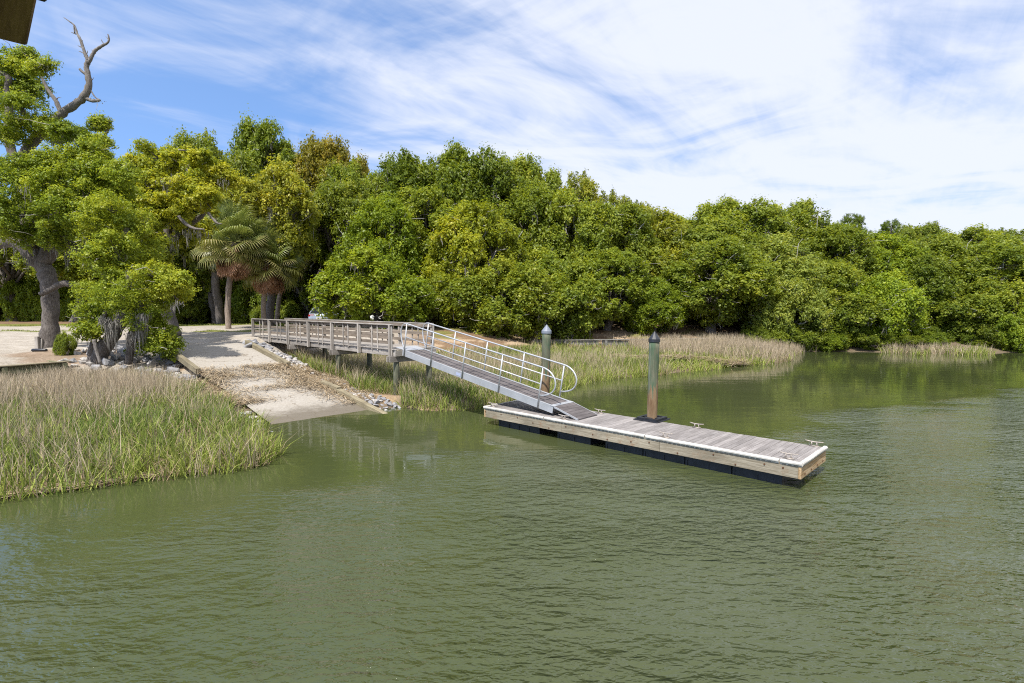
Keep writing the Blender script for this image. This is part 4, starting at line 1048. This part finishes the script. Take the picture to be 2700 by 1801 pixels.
def palm(pts, Y, r, label, sc_, ng, nd, seed, spin=0):
    rd = random.Random(seed); g = WD(pts[0][0], pts[0][1], Y); base = Vector((g.x, Y, hz(g.x, Y)))
    e = thing('cabbage_palm', label, 'palm', base)
    P3 = [Vector((g.x, Y, base.z-.3))] + [WD(a, b_, Y) for a, b_ in pts[1:]]
    mb = MB(); o = []
    for i in range(len(P3)-1):
        for j in range(4): o.append(P3[i].lerp(P3[i+1], j/4))
    o.append(P3[-1]); mb.tube(o, [r*(1.25 if i == 0 else 1+.06*rd.uniform(-1,1)) for i in range(len(o))], 12); pobj(mb, 'trunk', M['palmbark'], e, True)
    top = P3[-1]-base
    for k in range(ng+nd):
        dead = k >= ng
        az = k*2.39996 + rd.uniform(-.2,.2); el = (R(82) - (k/ng)**1.1*R(125)) if not dead else R(rd.uniform(-80,-38))
        s = sc_*rd.uniform(.85,1.1)*(1 if not dead else .9)
        m = Matrix.Translation(top + Vector((0,0,.25-.5*(k/(ng+nd))))) @ Matrix.Rotation(az, 4, 'Z') @ Matrix.Rotation(-el, 4, 'Y') @ Matrix.Rotation(rd.uniform(-.9,.9), 4, 'X') @ Matrix.Scale(s, 4)
        o = bpy.data.objects.new('dead_frond' if dead else 'frond', rd.choice(FD if dead else FG)); o.matrix_basis = m; link(o, e)
        q = rd.uniform(.8,1.15); o.color = (q*(1.1 if k > ng*.6 else .9), q, q, 1)
palm([(603,868),(600,820),(603,760),(611,700),(618,640)], 43.0, .21, 'taller cabbage palm standing on the strip of grass by the lot', 1.3, 60, 46, 3)
palm([(697,862),(694,810),(700,740),(704,690)], 45.0, .20, 'shorter cabbage palm with a skirt of brown fronds, beside the taller palm', 1.24, 52, 46, 4)
palm([(728,862),(734,800),(746,720),(755,640)], 49.0, .19, 'shaded cabbage palm with a leaning trunk behind the other two', 1.2, 40, 12, 8)

# ------------------------------------------------------------------ marsh grass
def blades(P, Hh, Wd, lean, col, curve, rs=rng):
    n = len(P); th = rs.random(n)*2*math.pi; fx, fy = np.cos(th), np.sin(th)
    ph = rs.random(n)*2*math.pi; sxd, syd = np.cos(ph)*Wd*.5, np.sin(ph)*Wd*.5
    V = np.empty((n,5,3)); up = Hh*np.sqrt(np.maximum(.05, 1-np.minimum(.9,(lean+curve*.5))**2))
    def at(f, k): 
        off = (lean*f + curve*f*f)*Hh
        z = Hh*f*(1-.35*curve*f)
        return P + np.stack((fx*off, fy*off, z), 1)
    b0, m0, t0 = at(0,0), at(.55,0), at(1.0,0); sd = np.stack((sxd, syd, np.zeros(n)), 1)
    V[:,0], V[:,1], V[:,2], V[:,3], V[:,4] = b0-sd, b0+sd, m0+sd*.85, m0-sd*.85, t0
    k = np.arange(n)*5
    f4 = np.stack((k,k+1,k+2,k+3),1); f3 = np.stack((k+3,k+2,k+4),1)
    idx = np.concatenate((f4,f3),1).ravel(); tot = np.tile((4,3), n)
    return V.reshape(-1,3), tot, idx, np.repeat(col, 5, 0)
def grass_obj(name, label, fn):
    parts = fn; Vs, Ts, Is, Cs = [], [], [], []; b = 0
    for (v, t_, i_, c) in parts: Vs.append(v); Ts.append(t_); Is.append(i_+b); Cs.append(c); b += len(v)
    c = np.concatenate(Cs); c = np.concatenate((c, np.ones((len(c),1))), 1)
    me = npmesh(name, np.concatenate(Vs), np.concatenate(Ts), np.concatenate(Is), M['grass'], {'col': ('POINT', c)})
    return tag(link(bpy.data.objects.new(name, me)), label, 'grass', kind='stuff')
def gcol(n, kind, rs=rng):
    pal = {'green': [(.085,.14,.025),(.15,.21,.04),(.23,.28,.065)], 'lime': [(.18,.23,.04),(.28,.33,.06),(.36,.39,.11)], 'tan': [(.26,.21,.145),(.43,.35,.245),(.58,.49,.35)], 'straw': [(.30,.22,.13),(.40,.30,.18),(.48,.38,.25)]}[kind]
    a = np.array(pal); t_ = rs.random(n); i = np.minimum((t_*2).astype(int), 1); f = (t_*2-i)[:,None]
    return (a[i]*(1-f)+a[i+1]*f)*(.8+.4*rs.random((n,1)))
def scatter(x0, x1, y0, y1, dens, keep, rs=rng):
    n = int((x1-x0)*(y1-y0)*dens); x = rs.uniform(x0, x1, n); y = rs.uniform(y0, y1, n); z = hgt(x, y)
    # patchy density
    m = keep(x, y, z) & (rs.random(n) < np.clip(.62+.8*vnoise(x, y, 1.1, 3), .15, 1)); return x[m], y[m], z[m]
def ramp_a(x, y): return (x-R0.x)*RW.x+(y-R0.y)*RW.y
def ramp_s(x, y): return (x-R0.x)*RU.x+(y-R0.y)*RU.y
def inview(x, y, mar=1.5): return (np.abs(x) < y*.96+mar)
def marsh(name, label, x0, x1, y0, y1, dens, keep, wid, hg, ht, tanf, hmod=None):
    x, y, z = scatter(x0, x1, y0, y1, dens, keep); n = len(x); P = np.stack((x,y,z-.03),1)
    tf = tanf(x,y,z); r = rng.random(n); it = r < tf; parts = []
    g = ~it; hm = np.ones(n) if hmod is None else hmod(x,y,z)
    ng = g.sum(); lime = sm(z[g], .22, .05)*.6 + .25 + .3*sm(y[g], 24, 28) + .5*vnoise(x[g],y[g],2.3,9)
    kind = rng.random(ng) < lime; col = np.where(kind[:,None], gcol(ng,'lime'), gcol(ng,'green')); strw = rng.random(ng) < .13; col = np.where(strw[:,None], gcol(ng,'straw'), col)
    parts.append(blades(P[g], rng.uniform(hg[0],hg[1],ng)*hm[g], wid*rng.uniform(.7,1.4,ng), np.abs(rng.normal(0,.26,ng)), col, np.abs(rng.normal(.3,.35,ng))))
    nt_ = it.sum(); parts.append(blades(P[it], rng.uniform(ht[0],ht[1],nt_)*hm[it], wid*.62*rng.uniform(.7,1.3,nt_), np.abs(rng.normal(0,.24,nt_)), gcol(nt_,'tan'), np.abs(rng.normal(0,.16,nt_))))
    return grass_obj(name, label, parts)
def keepL(x,y,z):
    a, s = ramp_a(x,y), ramp_s(x,y)
    d = BK1-BK0; L = math.hypot(d.x,d.y); ex, ey = d.x/L, d.y/L; q = (x-BK0.x)*(-ey)+(y-BK0.y)*ex
    sg = 1 if ((0-BK0.x)*(-ey)+(0-BK0.y)*ex) > 0 else -1
    t_ = (x-BK0.x)*ex+(y-BK0.y)*ey
    return (z > -.12) & (z < .95) & (a > RWID+.85+.35*np.sin(s*2.1)) & inview(x,y) & ~((t_ > -.2) & (q*sg < .12))
marsh('marsh_grass', 'green and tan marsh grass filling the shore left of the boat ramp', -24, -4, 9.5, 25, 520, keepL, .022, (.38,.85), (.55,1.3), lambda x,y,z: np.clip(sm(z,.30,.58)*.72+.06+.35*vnoise(x,y,1.6,4),0.03,.92)*sm(ramp_a(x,y), RWID+.2, RWID+2.5), lambda x,y,z: 1-.52*sm(z,.48,.78))
def keepM(x,y,z):
    a, s = ramp_a(x,y), ramp_s(x,y)
    return (z > -.10) & (z < 1.0) & (a < -1.45-.4*np.sin(s*1.7)) & inview(x,y) & (y < 33-.05*x)
def barem(x,y,z):   # bank of bare wrack below the gangway
    c = W(1290,1030,.2); return ((x-c.x)/1.1)**2+((y-c.y)/1.0)**2 > 1
marsh('marsh_grass', 'marsh grass growing under the pier and the gangway', -13, 9, 18.5, 33, 430, lambda x,y,z: keepM(x,y,z) & barem(x,y,z),   .021, (.42,.78), (.7,1.1), lambda x,y,z: np.clip(.14+.4*vnoise(x,y,1.9,6)+.35*np.exp(-((y-30)/2.2)**2)*(x<3),.03,.85))
marsh('marsh_grass', 'marsh grass flat between the timber seawall and the creek', -6, 30, 29.5, 46, 210, lambda x,y,z: (z > -.08) & (z < .9) & inview(x,y) & (y >= 32-.05*x) & (x < 26) & ~((y > 37.5) & (x < 9) & (rng.random(len(x)) < .8)), .034, (.38,.62), (.7,1.05), lambda x,y,z: np.clip(.04+.15*vnoise(x,y,2.5,6)+.66*sm(x,8.2,9.6)*sm(y,35.6,37.0),.02,.93))
marsh('marsh_grass', 'far strip of marsh grass at the foot of the overhanging oaks', 28, 48, 38, 48, 150, lambda x,y,z: (z > -.1) & (z < .6) & (x > 30.5) & (x < 38.8) & (y < 45.5), .04, (.45,.75), (.7,1.05), lambda x,y,z: np.clip(.15+.6*sm(x,38,33)*sm(y,42.5,43.5)+.2*vnoise(x,y,2.5,6),.03,.9))
# lawn tufts on the upland
def lawnkeep(x,y,z):
    c = cover(x[None],y[None],z[None])[0]; return (c[:,1] > c[:,0]*.98) & (c[:,1] < .25)
x, y, z = scatter(-46, -4, 36, 56, 45, lambda x,y,z: inview(x,y) & (z > 1.5) & lawnkeep(x,y,z)); n = len(x)
grass_obj('lawn_grass', 'short lawn grass along the edge of the parking lot', [blades(np.stack((x,y,z-.01),1), rng.uniform(.05,.14,n), .04*np.ones(n), np.abs(rng.normal(0,.3,n)), gcol(n,'lime')*.8, np.abs(rng.normal(.2,.2,n)))])

# ------------------------------------------------------------------ drift wrack (dead reed straw)
def straw(name, label, pts, lenr, wid, rs=rng, float_=False, tilt=.12):
    """pts (n,3): where; direction mostly along dirs"""
    P, th = pts; n = len(P); L = rs.uniform(lenr[0], lenr[1], n)*.5; ph = rs.normal(0, tilt, n)
    d = np.stack((np.cos(th)*np.cos(ph), np.sin(th)*np.cos(ph), np.sin(ph)), 1); sd = np.stack((-np.sin(th), np.cos(th), np.zeros(n)), 1)*(wid*.5*rs.uniform(.6,1.4,(n,1)))
    c = P + np.stack((np.zeros(n), np.zeros(n), np.abs(np.sin(ph))*L*.6 + rs.random(n)*.07),1)
    V = np.empty((n,6,3)); bend = np.stack((np.zeros(n), np.zeros(n), rs.normal(0,.02,n)),1) + sd*rs.normal(0,3,(n,1))
    V[:,0], V[:,1], V[:,2], V[:,3], V[:,4], V[:,5] = c-d*L[:,None]-sd, c-d*L[:,None]+sd, c+bend-sd, c+bend+sd, c+d*L[:,None]-sd, c+d*L[:,None]+sd
    k = np.arange(n)*6; idx = np.concatenate((np.stack((k,k+1,k+3,k+2),1), np.stack((k+2,k+3,k+5,k+4),1)),1)
    col = np.repeat(np.where(rs.random((n,1)) < .5, gcol(n,'straw'), gcol(n,'tan')*.9), 6, 0); col = np.concatenate((col, np.ones((len(col),1))),1)
    me = npmesh(name, V.reshape(-1,3), 4, idx.ravel(), M['straw'], {'col': ('POINT', col)})
    return tag(link(bpy.data.objects.new(name, me)), label, 'wrack', kind='stuff')
def ramp_surface(x, y):
    z = hgt(x, y); a, s = ramp_a(x,y), ramp_s(x,y); return np.where((a > -.1) & (a < RWID+.1) & (s > -5) & (s < 12.6), np.maximum(z, s*RSL), z)
def band(s0, s1, a0, a1, n, wob=.3):
    s = rng.uniform(s0, s1, n); a = rng.normal((a0+a1)/2, abs(a1-a0)/2, n) + wob*np.sin(s*1.9); x = R0.x+RU.x*s+RW.x*a; y = R0.y+RU.y*s+RW.y*a
    return x, y
def mk(xs): 
    x = np.concatenate([q[0] for q in xs]); y = np.concatenate([q[1] for q in xs]); return x, y, ramp_surface(x, y)
x, y, z = mk([band(2.2,7.4,-1.3,.25,5200), band(0.8,4.0,-.9,-.1,1300), band(5.0,6.2,.6,2.2,260,.1), band(3.6,4.2,.8,2.6,240,.1), band(6.2,7.6,.1,1.3,500), band(1.5,6,.0,.9,500)])
straw('wrack', 'drift of dead reeds strewn over the right edge of the boat ramp', (np.stack((x,y,z+.015),1), rng.normal(math.atan2(RU.y,RU.x), .75, len(x))), (.15,.62), .014)
x, y, z = mk([band(2.2,7.8,RWID-.1,RWID+1.1,4200), band(5.6,7.4,RWID-1.4,RWID,600)])
straw('wrack', 'drift of dead reeds piled along the left edge of the boat ramp', (np.stack((x,y,z+.015),1), rng.normal(math.atan2(RU.y,RU.x), .75, len(x))), (.15,.6), .014)
c = W(1300,1030,.2); n = 1600; x = rng.normal(c.x,.75,n)+rng.normal(0,.3,n); y = c.y-.55*(x-c.x)+rng.normal(0,.55,n); z = np.maximum(hgt(x,y), -.02)
straw('wrack', 'mat of dead reeds on the bank below the gangway', (np.stack((x,y,z+.02),1), rng.normal(-.7,.45,n)), (.25,.9), .016)
pl = [W(*q,0.0) for q in ((-40,1325),(60,1303),(200,1285),(330,1268),(450,1250),(560,1236),(640,1228))]
xs, ys, ths = [], [], []
for a_, b_ in zip(pl[:-1], pl[1:]):
    n = int(260*(b_-a_).length/1.3); f = rng.random(n); th = math.atan2(b_.y-a_.y, b_.x-a_.x); xs.append(a_.x+(b_.x-a_.x)*f+rng.normal(0,.03,n)); ys.append(a_.y+(b_.y-a_.y)*f+rng.normal(-.05,.09,n)); ths.append(rng.normal(th,.12,n))
x, y, th = np.concatenate(xs), np.concatenate(ys), np.concatenate(ths)
straw('wrack', 'floating line of dead reeds along the front of the left marsh grass', (np.stack((x,y,np.full(len(x),.005)),1), th), (.35,1.3), .022, tilt=.03)
x = rng.uniform(6,15,2200); y = 33.6+.20*(x-7)+rng.normal(0,.35,len(x))+.3*np.sin(x*1.3); z = hgt(x,y)
straw('wrack', 'line of dead reeds lying across the far marsh grass', (np.stack((x,y,z+.25),1), rng.normal(.2,.4,len(x))), (.3,.9), .03)

# ------------------------------------------------------------------ riprap
def rock_mesh(seed, mat):
    rd = random.Random(seed); bm = bmesh.new()
    for _ in range(15):
        v = Vector((rd.gauss(0,1), rd.gauss(0,1), rd.gauss(0,1))).normalized()*rd.uniform(.8,1.05); bm.verts.new((v.x, v.y*rd.uniform(.8,.95), v.z*.72))
    bmesh.ops.convex_hull(bm, input=bm.verts); bmesh.ops.delete(bm, geom=[v for v in bm.verts if not v.link_faces], context='VERTS')
    bmesh.ops.bevel(bm, geom=list(bm.edges), offset=.05, segments=1, affect='EDGES')
    me = bpy.data.meshes.new('rock'); bm.to_mesh(me); bm.free(); me.materials.append(mat); return me
RK = [rock_mesh(k, M['rock']) for k in range(6)]; RP = [rock_mesh(k+20, M['shellrock']) for k in range(6)]
def rock(p, r, pale, label, group):
    o = inst('rock', random.choice(RP if pale else RK), None, p, (random.uniform(-.5,.5), random.uniform(-.5,.5), random.uniform(0,6.3)), (r*random.uniform(.85,1.3), r*random.uniform(.8,1.1), r*random.uniform(.75,1.05)))
    return tag(o, label, 'rock', group)
def rocks_at(pts, r0, r1, pale, label, group, lift=.25):
    for (x, y) in pts:
        r = random.uniform(r0, r1); z = hz(x, y); rock((x, y, z+r*lift), r, random.random() < pale, label, group)
def gridpts(f, n, mind):
    out_ = []; k = 0
    while len(out_) < n and k < n*60:
        k += 1; q = f()
        if all((q[0]-o[0])**2+(q[1]-o[1])**2 > mind*mind for o in out_): out_.append(q)
    return out_
def rrect(s0,s1,a0,a1): 
    def f(): s, a = random.uniform(s0,s1), random.uniform(a0,a1); q = R0+RU*s+RW*a; return (q.x, q.y)
    return f
rocks_at(gridpts(rrect(10.9,12.6,-1.3,.1),9,.42), .26,.38, .1, 'large grey boulder heaped at the top of the ramp beside the pier', 'boulders at the top of the ramp', .35)
rocks_at(gridpts(rrect(7.2,11.2,-1.35,-.28),88,.20), .12,.20, .85, 'pale angular stone in the bank between ramp and pier', 'pale stones between ramp and pier')
rocks_at(gridpts(rrect(3.6,7.2,-1.3,-.25),16,.28), .10,.15, .8, 'pale stone half buried in dead reeds beside the ramp', 'stones in the reeds beside the ramp')
rocks_at(gridpts(rrect(-.6,2.9,-1.25,-.25),62,.19), .10,.17, .35, 'grey stone in the toe bank where the ramp meets the water', 'toe stones at the waterline')
rocks_at(gridpts(rrect(-1.2,1.8,RWID+.1,RWID+.55),16,.26), .11,.19, .4, 'grey stone lining the left edge of the ramp at the waterline', 'stones on the left ramp edge')
def lpx(x0,x1,y0,y1,z):
    def f(): q = W(random.uniform(x0,x1), random.uniform(y0,y1), z); return (q.x, q.y)
    return f
rocks_at(gridpts(lpx(240,470,950,985,1.05),48,.36), .20,.34, .15, 'dark grey boulder under the low bushy oak', 'boulders under the bushy oak', .3)
rocks_at(gridpts(lpx(165,300,958,990,1.0),26,.36), .18,.30, .8, 'pale boulder at the end of the timber bulkhead', 'pale boulders by the bulkhead', .3)
rocks_at(gridpts(rrect(6.6,10.0,RWID+.25,RWID+.9),20,.28), .16,.26, .25, 'grey stone along the upper left edge of the ramp', 'stones along the upper left ramp edge', .3)

# ------------------------------------------------------------------ timbers edging the ramp, walls
cu = thing('curb_timber', 'long grey timber curb along the upper right edge of the boat ramp', 'curb', rp(9,-.12)); board('beam', rp(6.9,-.12,.07), rp(11.9,-.12,.09), .2, .24, M['curb'], cu)
cu = thing('curb_timber', 'broken timber curb half under dead reeds at the lower right of the ramp', 'curb', rp(2.4,-.12)); board('beam', rp(2.35,-.16,.10), rp(3.6,-.10,.06), .2, .24, M['curb'], cu); board('beam', rp(-1.2,-.12,.05), rp(2.3,-.12,.06), .2, .24, M['curb'], cu)
cu = thing('curb_timber', 'dark timber curb along the upper left edge of the boat ramp', 'curb', rp(8.5,RWID+.12)); board('beam', rp(7.0,RWID+.12,.06), rp(11.5,RWID+.12,.08), .18, .24, M['curb'], cu)
bk = thing('timber_bulkhead', 'low greenish timber bulkhead holding up the lot beside the left marsh', 'wall', Z(BK0, .6))
bd = (BK1-BK0); bl = bd.length; bd.normalize(); bnm = Vector((-bd.y, bd.x, 0)); bnm = -bnm if bnm.dot(-BK0) < 0 else bnm
ext = bl+4.0
for i in range(int(ext/.2)):
    q = BK0+bd*(i*.2+.1); board('plank', Z(q,.35), Z(q,1.44), .19, .05, M['bulk'], bk, up=bnm)
for i in range(int(ext/2.0)+1):
    q = BK0+bd*(i*2.0+.12)+bnm*.13; board('post', Z(q,.2), Z(q,1.42), .16, .16, M['bulk'], bk, up=bnm)
board('cap', Z(BK0+bnm*.05-bd*.1, 1.47), Z(BK0+bd*ext+bnm*.05, 1.47), .32, .045, M['curb'], bk)
board('waler', Z(BK0+bnm*.07, 1.2), Z(BK0+bd*ext+bnm*.07, 1.2), .08, .14, M['bulk'], bk)
for j in range(9):
    q = BK0 - bnm*(.12+j*.2); board('return_plank', Z(q,.5), Z(q,1.44), .19, .05, M['bulk'], bk, up=bd)
def seawall(pts, zt, label, hgt_):
    e = thing('timber_seawall', label, 'wall', pts[0]); 
    for a_, b_ in zip(pts[:-1], pts[1:]):
        a_, b_ = Vector(a_), Vector(b_); d = (b_-a_); L = d.length; d.normalize(); nn = Vector((d.y,-d.x,0)); nn = -nn if nn.y > 0 else nn
        for i in range(int(L/.26)): q = a_+d*(i*.26+.13); board('plank', Z(q,zt-hgt_), Z(q,zt-.03-random.uniform(0,.03)), .25, .05, M['greywall'], e, up=nn)
        for i in range(int(L/2.2)): q = a_+d*(i*2.2+.3)+nn*.12; board('post', Z(q,zt-hgt_-.2), Z(q,zt-.06), .18, .18, M['greywall'], e, up=nn)
        board('cap', Z(a_,zt), Z(b_,zt), .28, .05, M['greywall'], e)
seawall([(1.6,42.2,0),(7,42.8,0),(13,43.8,0),(19,45.6,0)], 1.22, 'grey timber seawall behind the marsh grass below the sandy bank', 1.1)
seawall([(24.0,48.0,0),(29.5,48.6,0),(33,48.6,0)], 1.05, 'timber seawall in the shade of the oaks spilling over the water', 1.5)

# ------------------------------------------------------------------ small things at the lot edge
q = WD(99, 910, 27.0); sp_ = thing('marker_post', 'short weathered timber stub standing beside the big oak', 'post', Vector((q.x, 27.0, hz(q.x,27.0)))); board('post', Z(q, hz(q.x,27.0)-.2), Z(q, hz(q.x,27.0)+.62), .15, .15, M['pierz'], sp_, up=(0,1,0)); 
board('brace', Z(q+Vector((.16,.05,0)), hz(q.x,27.)-.1), Z(q+Vector((.2,.05,0)), hz(q.x,27.)+.5), .06, .1, M['pier'], sp_, up=(0,1,0))
q = WD(103, 912, 26.4); g = hz(q.x, 26.4)
mb = MB(); mb.tube([Vector((q.x-.35,26.4,g+.06)), Vector((q.x-.3,26.38,g+.065)), Vector((q.x+.3,26.42,g+.065)), Vector((q.x+.35,26.42,g+.06))], [.05,.075,.075,.05], 10)
tag(mb.obj('drain_pipe', M['black'], None, True), 'short black pipe lying at the foot of the big oak', 'pipe')
mb = MB(); q = WD(848, 815, 52); mb.tube([Vector((q.x,52,hz(q.x,52)-.3)), Vector((q.x,52,hz(q.x,52)+1.2)), Vector((q.x,52,CAMZ+.75))], [.045,.045,.04], 8); 
e = tag(mb.obj('white_pole', plain('white_paint', (.6,.6,.58), .5), None, True), 'thin white pole standing behind the parked silver car', 'pole')

# ------------------------------------------------------------------ cars
def car(loc, rotz, paint, label, name):
    e = thing(name, label, 'car', loc, (0,0,rotz))
    pm = plain('car_paint_'+name, paint, .28, .55 if name == 'parked_sedan' else 0.0); gl = plain('car_glass', (.02,.025,.03), .06, 0, None, .2, .8); bl = M['black']; rd_ = plain('tail_red', (.35,.015,.015), .25)
    # x forward, y left; stations of (x, half width, z bottom, z belt)
    st = [(-2.30,.72,.42,.86),(-2.22,.84,.30,.98),(-1.7,.90,.24,1.04),(-.8,.92,.22,.98),(.6,.92,.22,.95),(1.3,.91,.24,.90),(1.95,.86,.26,.80),(2.28,.70,.36,.66)]
    mb = MB(); k = 8
    for (x, h, zb, zt) in st:
        for (yy, zz_) in ((-h*.92,zb),(-h,zb+.18),(-h,zt-.16),(-h*.93,zt),(h*.93,zt),(h,zt-.16),(h,zb+.18),(h*.92,zb)): mb.v.append((x,yy,zz_))
    for i in range(len(st)-1):
        for j in range(k): mb.f.append((i*k+j,(i+1)*k+j,(i+1)*k+(j+1)%k,i*k+(j+1)%k)); mb.m.append(0)
    mb.f.append(tuple(range(k))); mb.m.append(0); mb.f.append(tuple((len(st)-1)*k+j for j in range(k))[::-1]); mb.m.append(0)
    mb.obj('body', pm, e, True)
    cab = [(-1.85,.80,1.02),(-1.15,.62,1.42),(.15,.62,1.45),(1.05,.80,.94)]
    mb = MB()
    vs = [(-1.85,-.80,1.02),(-1.15,-.60,1.415),(.15,-.60,1.44),(1.05,-.80,.93),(-1.85,.80,1.02),(-1.15,.60,1.415),(.15,.60,1.44),(1.05,.80,.93)]
    mb.add(vs, [(0,1,2,3),(4,7,6,5)]); mb.obj('side_window', gl, e)
    MB().add([(-1.86,-.74,1.03),(-1.16,-.56,1.425),(-1.16,.56,1.425),(-1.86,.74,1.03)], [(0,1,2,3)]).obj('rear_window', gl, e)
    MB().add([(1.05,-.78,.935),(.15,-.58,1.445),(.15,.58,1.445),(1.05,.78,.935)], [(3,2,1,0)]).obj('windscreen', gl, e)
    mb = MB(); mb.box((-.5,0,1.455), (1.34,1.2,.05)); 
    for s in (-1,1):
        mb.bar((-1.95,.80*s,1.02),(-1.15,.60*s,1.44),.09,.05); mb.bar((.15,.60*s,1.45),(1.08,.82*s,.93),.06,.05); mb.bar((-.5,.61*s,1.43),(-.5,.86*s,.97),.08,.03)
    mb.obj('roof', pm, e)
    wh = MB(); wh.tube([(0,-.11,0),(0,-.1,0),(0,.1,0),(0,.11,0)], [.26,.33,.33,.26], 18); wme = wh.mesh('wheel', bl, True)
    hub = MB().tube([(0,-.125,0),(0,.125,0)], .2, 12).mesh('rim', M['galv'])
    for x in (-1.4,1.4):
        for s in (-1,1): o = inst('wheel', wme, e, (x,.80*s,.33)); inst('rim', hub, o)
    for s in (-1,1):
        MB().box((-2.245,.62*s,.86), (.10,.40,.15)).obj('tail_light', rd_, e); MB().box((.85,1.02*s,1.0), (.14,.2,.13)).obj('mirror', pm, e)
    MB().box((-2.31,0,.66), (.03,.5,.14)).obj('licence_plate', M['bumper'], e); MB().box((-2.28,0,.42), (.10,1.5,.18)).obj('bumper', bl, e)
    return e
q = WD(832, 850, 44); car((q.x, 46, hz(q.x,46)+.0), R(90+10), (.42,.47,.55), 'silver-blue sedan parked with its rear to the pier railing', 'parked_sedan')
q = WD(1035, 850, 47); car((q.x, 49, hz(q.x,49)), R(170), (.75,.75,.74), 'white car mostly hidden by the low leafy oak beside the pier', 'parked_white_car')

# ------------------------------------------------------------------ eave of the shelter the photograph was taken from
EA = WD(72, 122, 1.9); ru = Vector((.70,-.715,0)).normalized(); rn = Vector((ru.y,-ru.x,0)); rn = -rn if rn.x > 0 else rn
ev = thing('shelter_roof', 'dark timber eave of the shelter roof overhanging the water', 'roof', Z(EA+ru*2+rn*1.2, 0))
board('rafter', EA+rn*.045+Vector((0,0,.08)), EA+ru*3.2+rn*.045+Vector((0,0,.08)), .09, .16, M['eave'], ev)
for j in range(9):
    o_ = rn*(.15+j*.145); board('roof_board', EA+o_+ru*.05+Vector((0,0,.19)), EA+o_+ru*3.2+Vector((0,0,.19)), .14, .03, M['eavedark'], ev)
board('rafter', EA+rn*1.2+ru*.05+Vector((0,0,.12)), EA+ru*3.2+rn*1.2+Vector((0,0,.12)), .09, .19, M['eave'], ev)
board('fascia', EA+Vector((0,0,.19))-rn*.03+ru*.01, EA+ru*3.2+Vector((0,0,.19))-rn*.03, .05, .07, M['eavedark'], ev)
for f in (1.6, 3.0): board('post', Z(EA+ru*f+rn*1.2, -1.2), Z(EA+ru*f+rn*1.2, EA.z+.03), .15, .15, M['eave'], ev, up=(0,1,0))

for i in range(12):
    px = -150 + i*48 + random.uniform(-10,10)
    tree('bush', 0, px, 660+random.uniform(-30,30), 80, 78+random.uniform(-3,5), random.choice(('deep','green')), 'tall hedge shrub closing the view behind the left lawn', 'bush', 'hedge shrubs behind the left lawn', 'hedge_shrub')
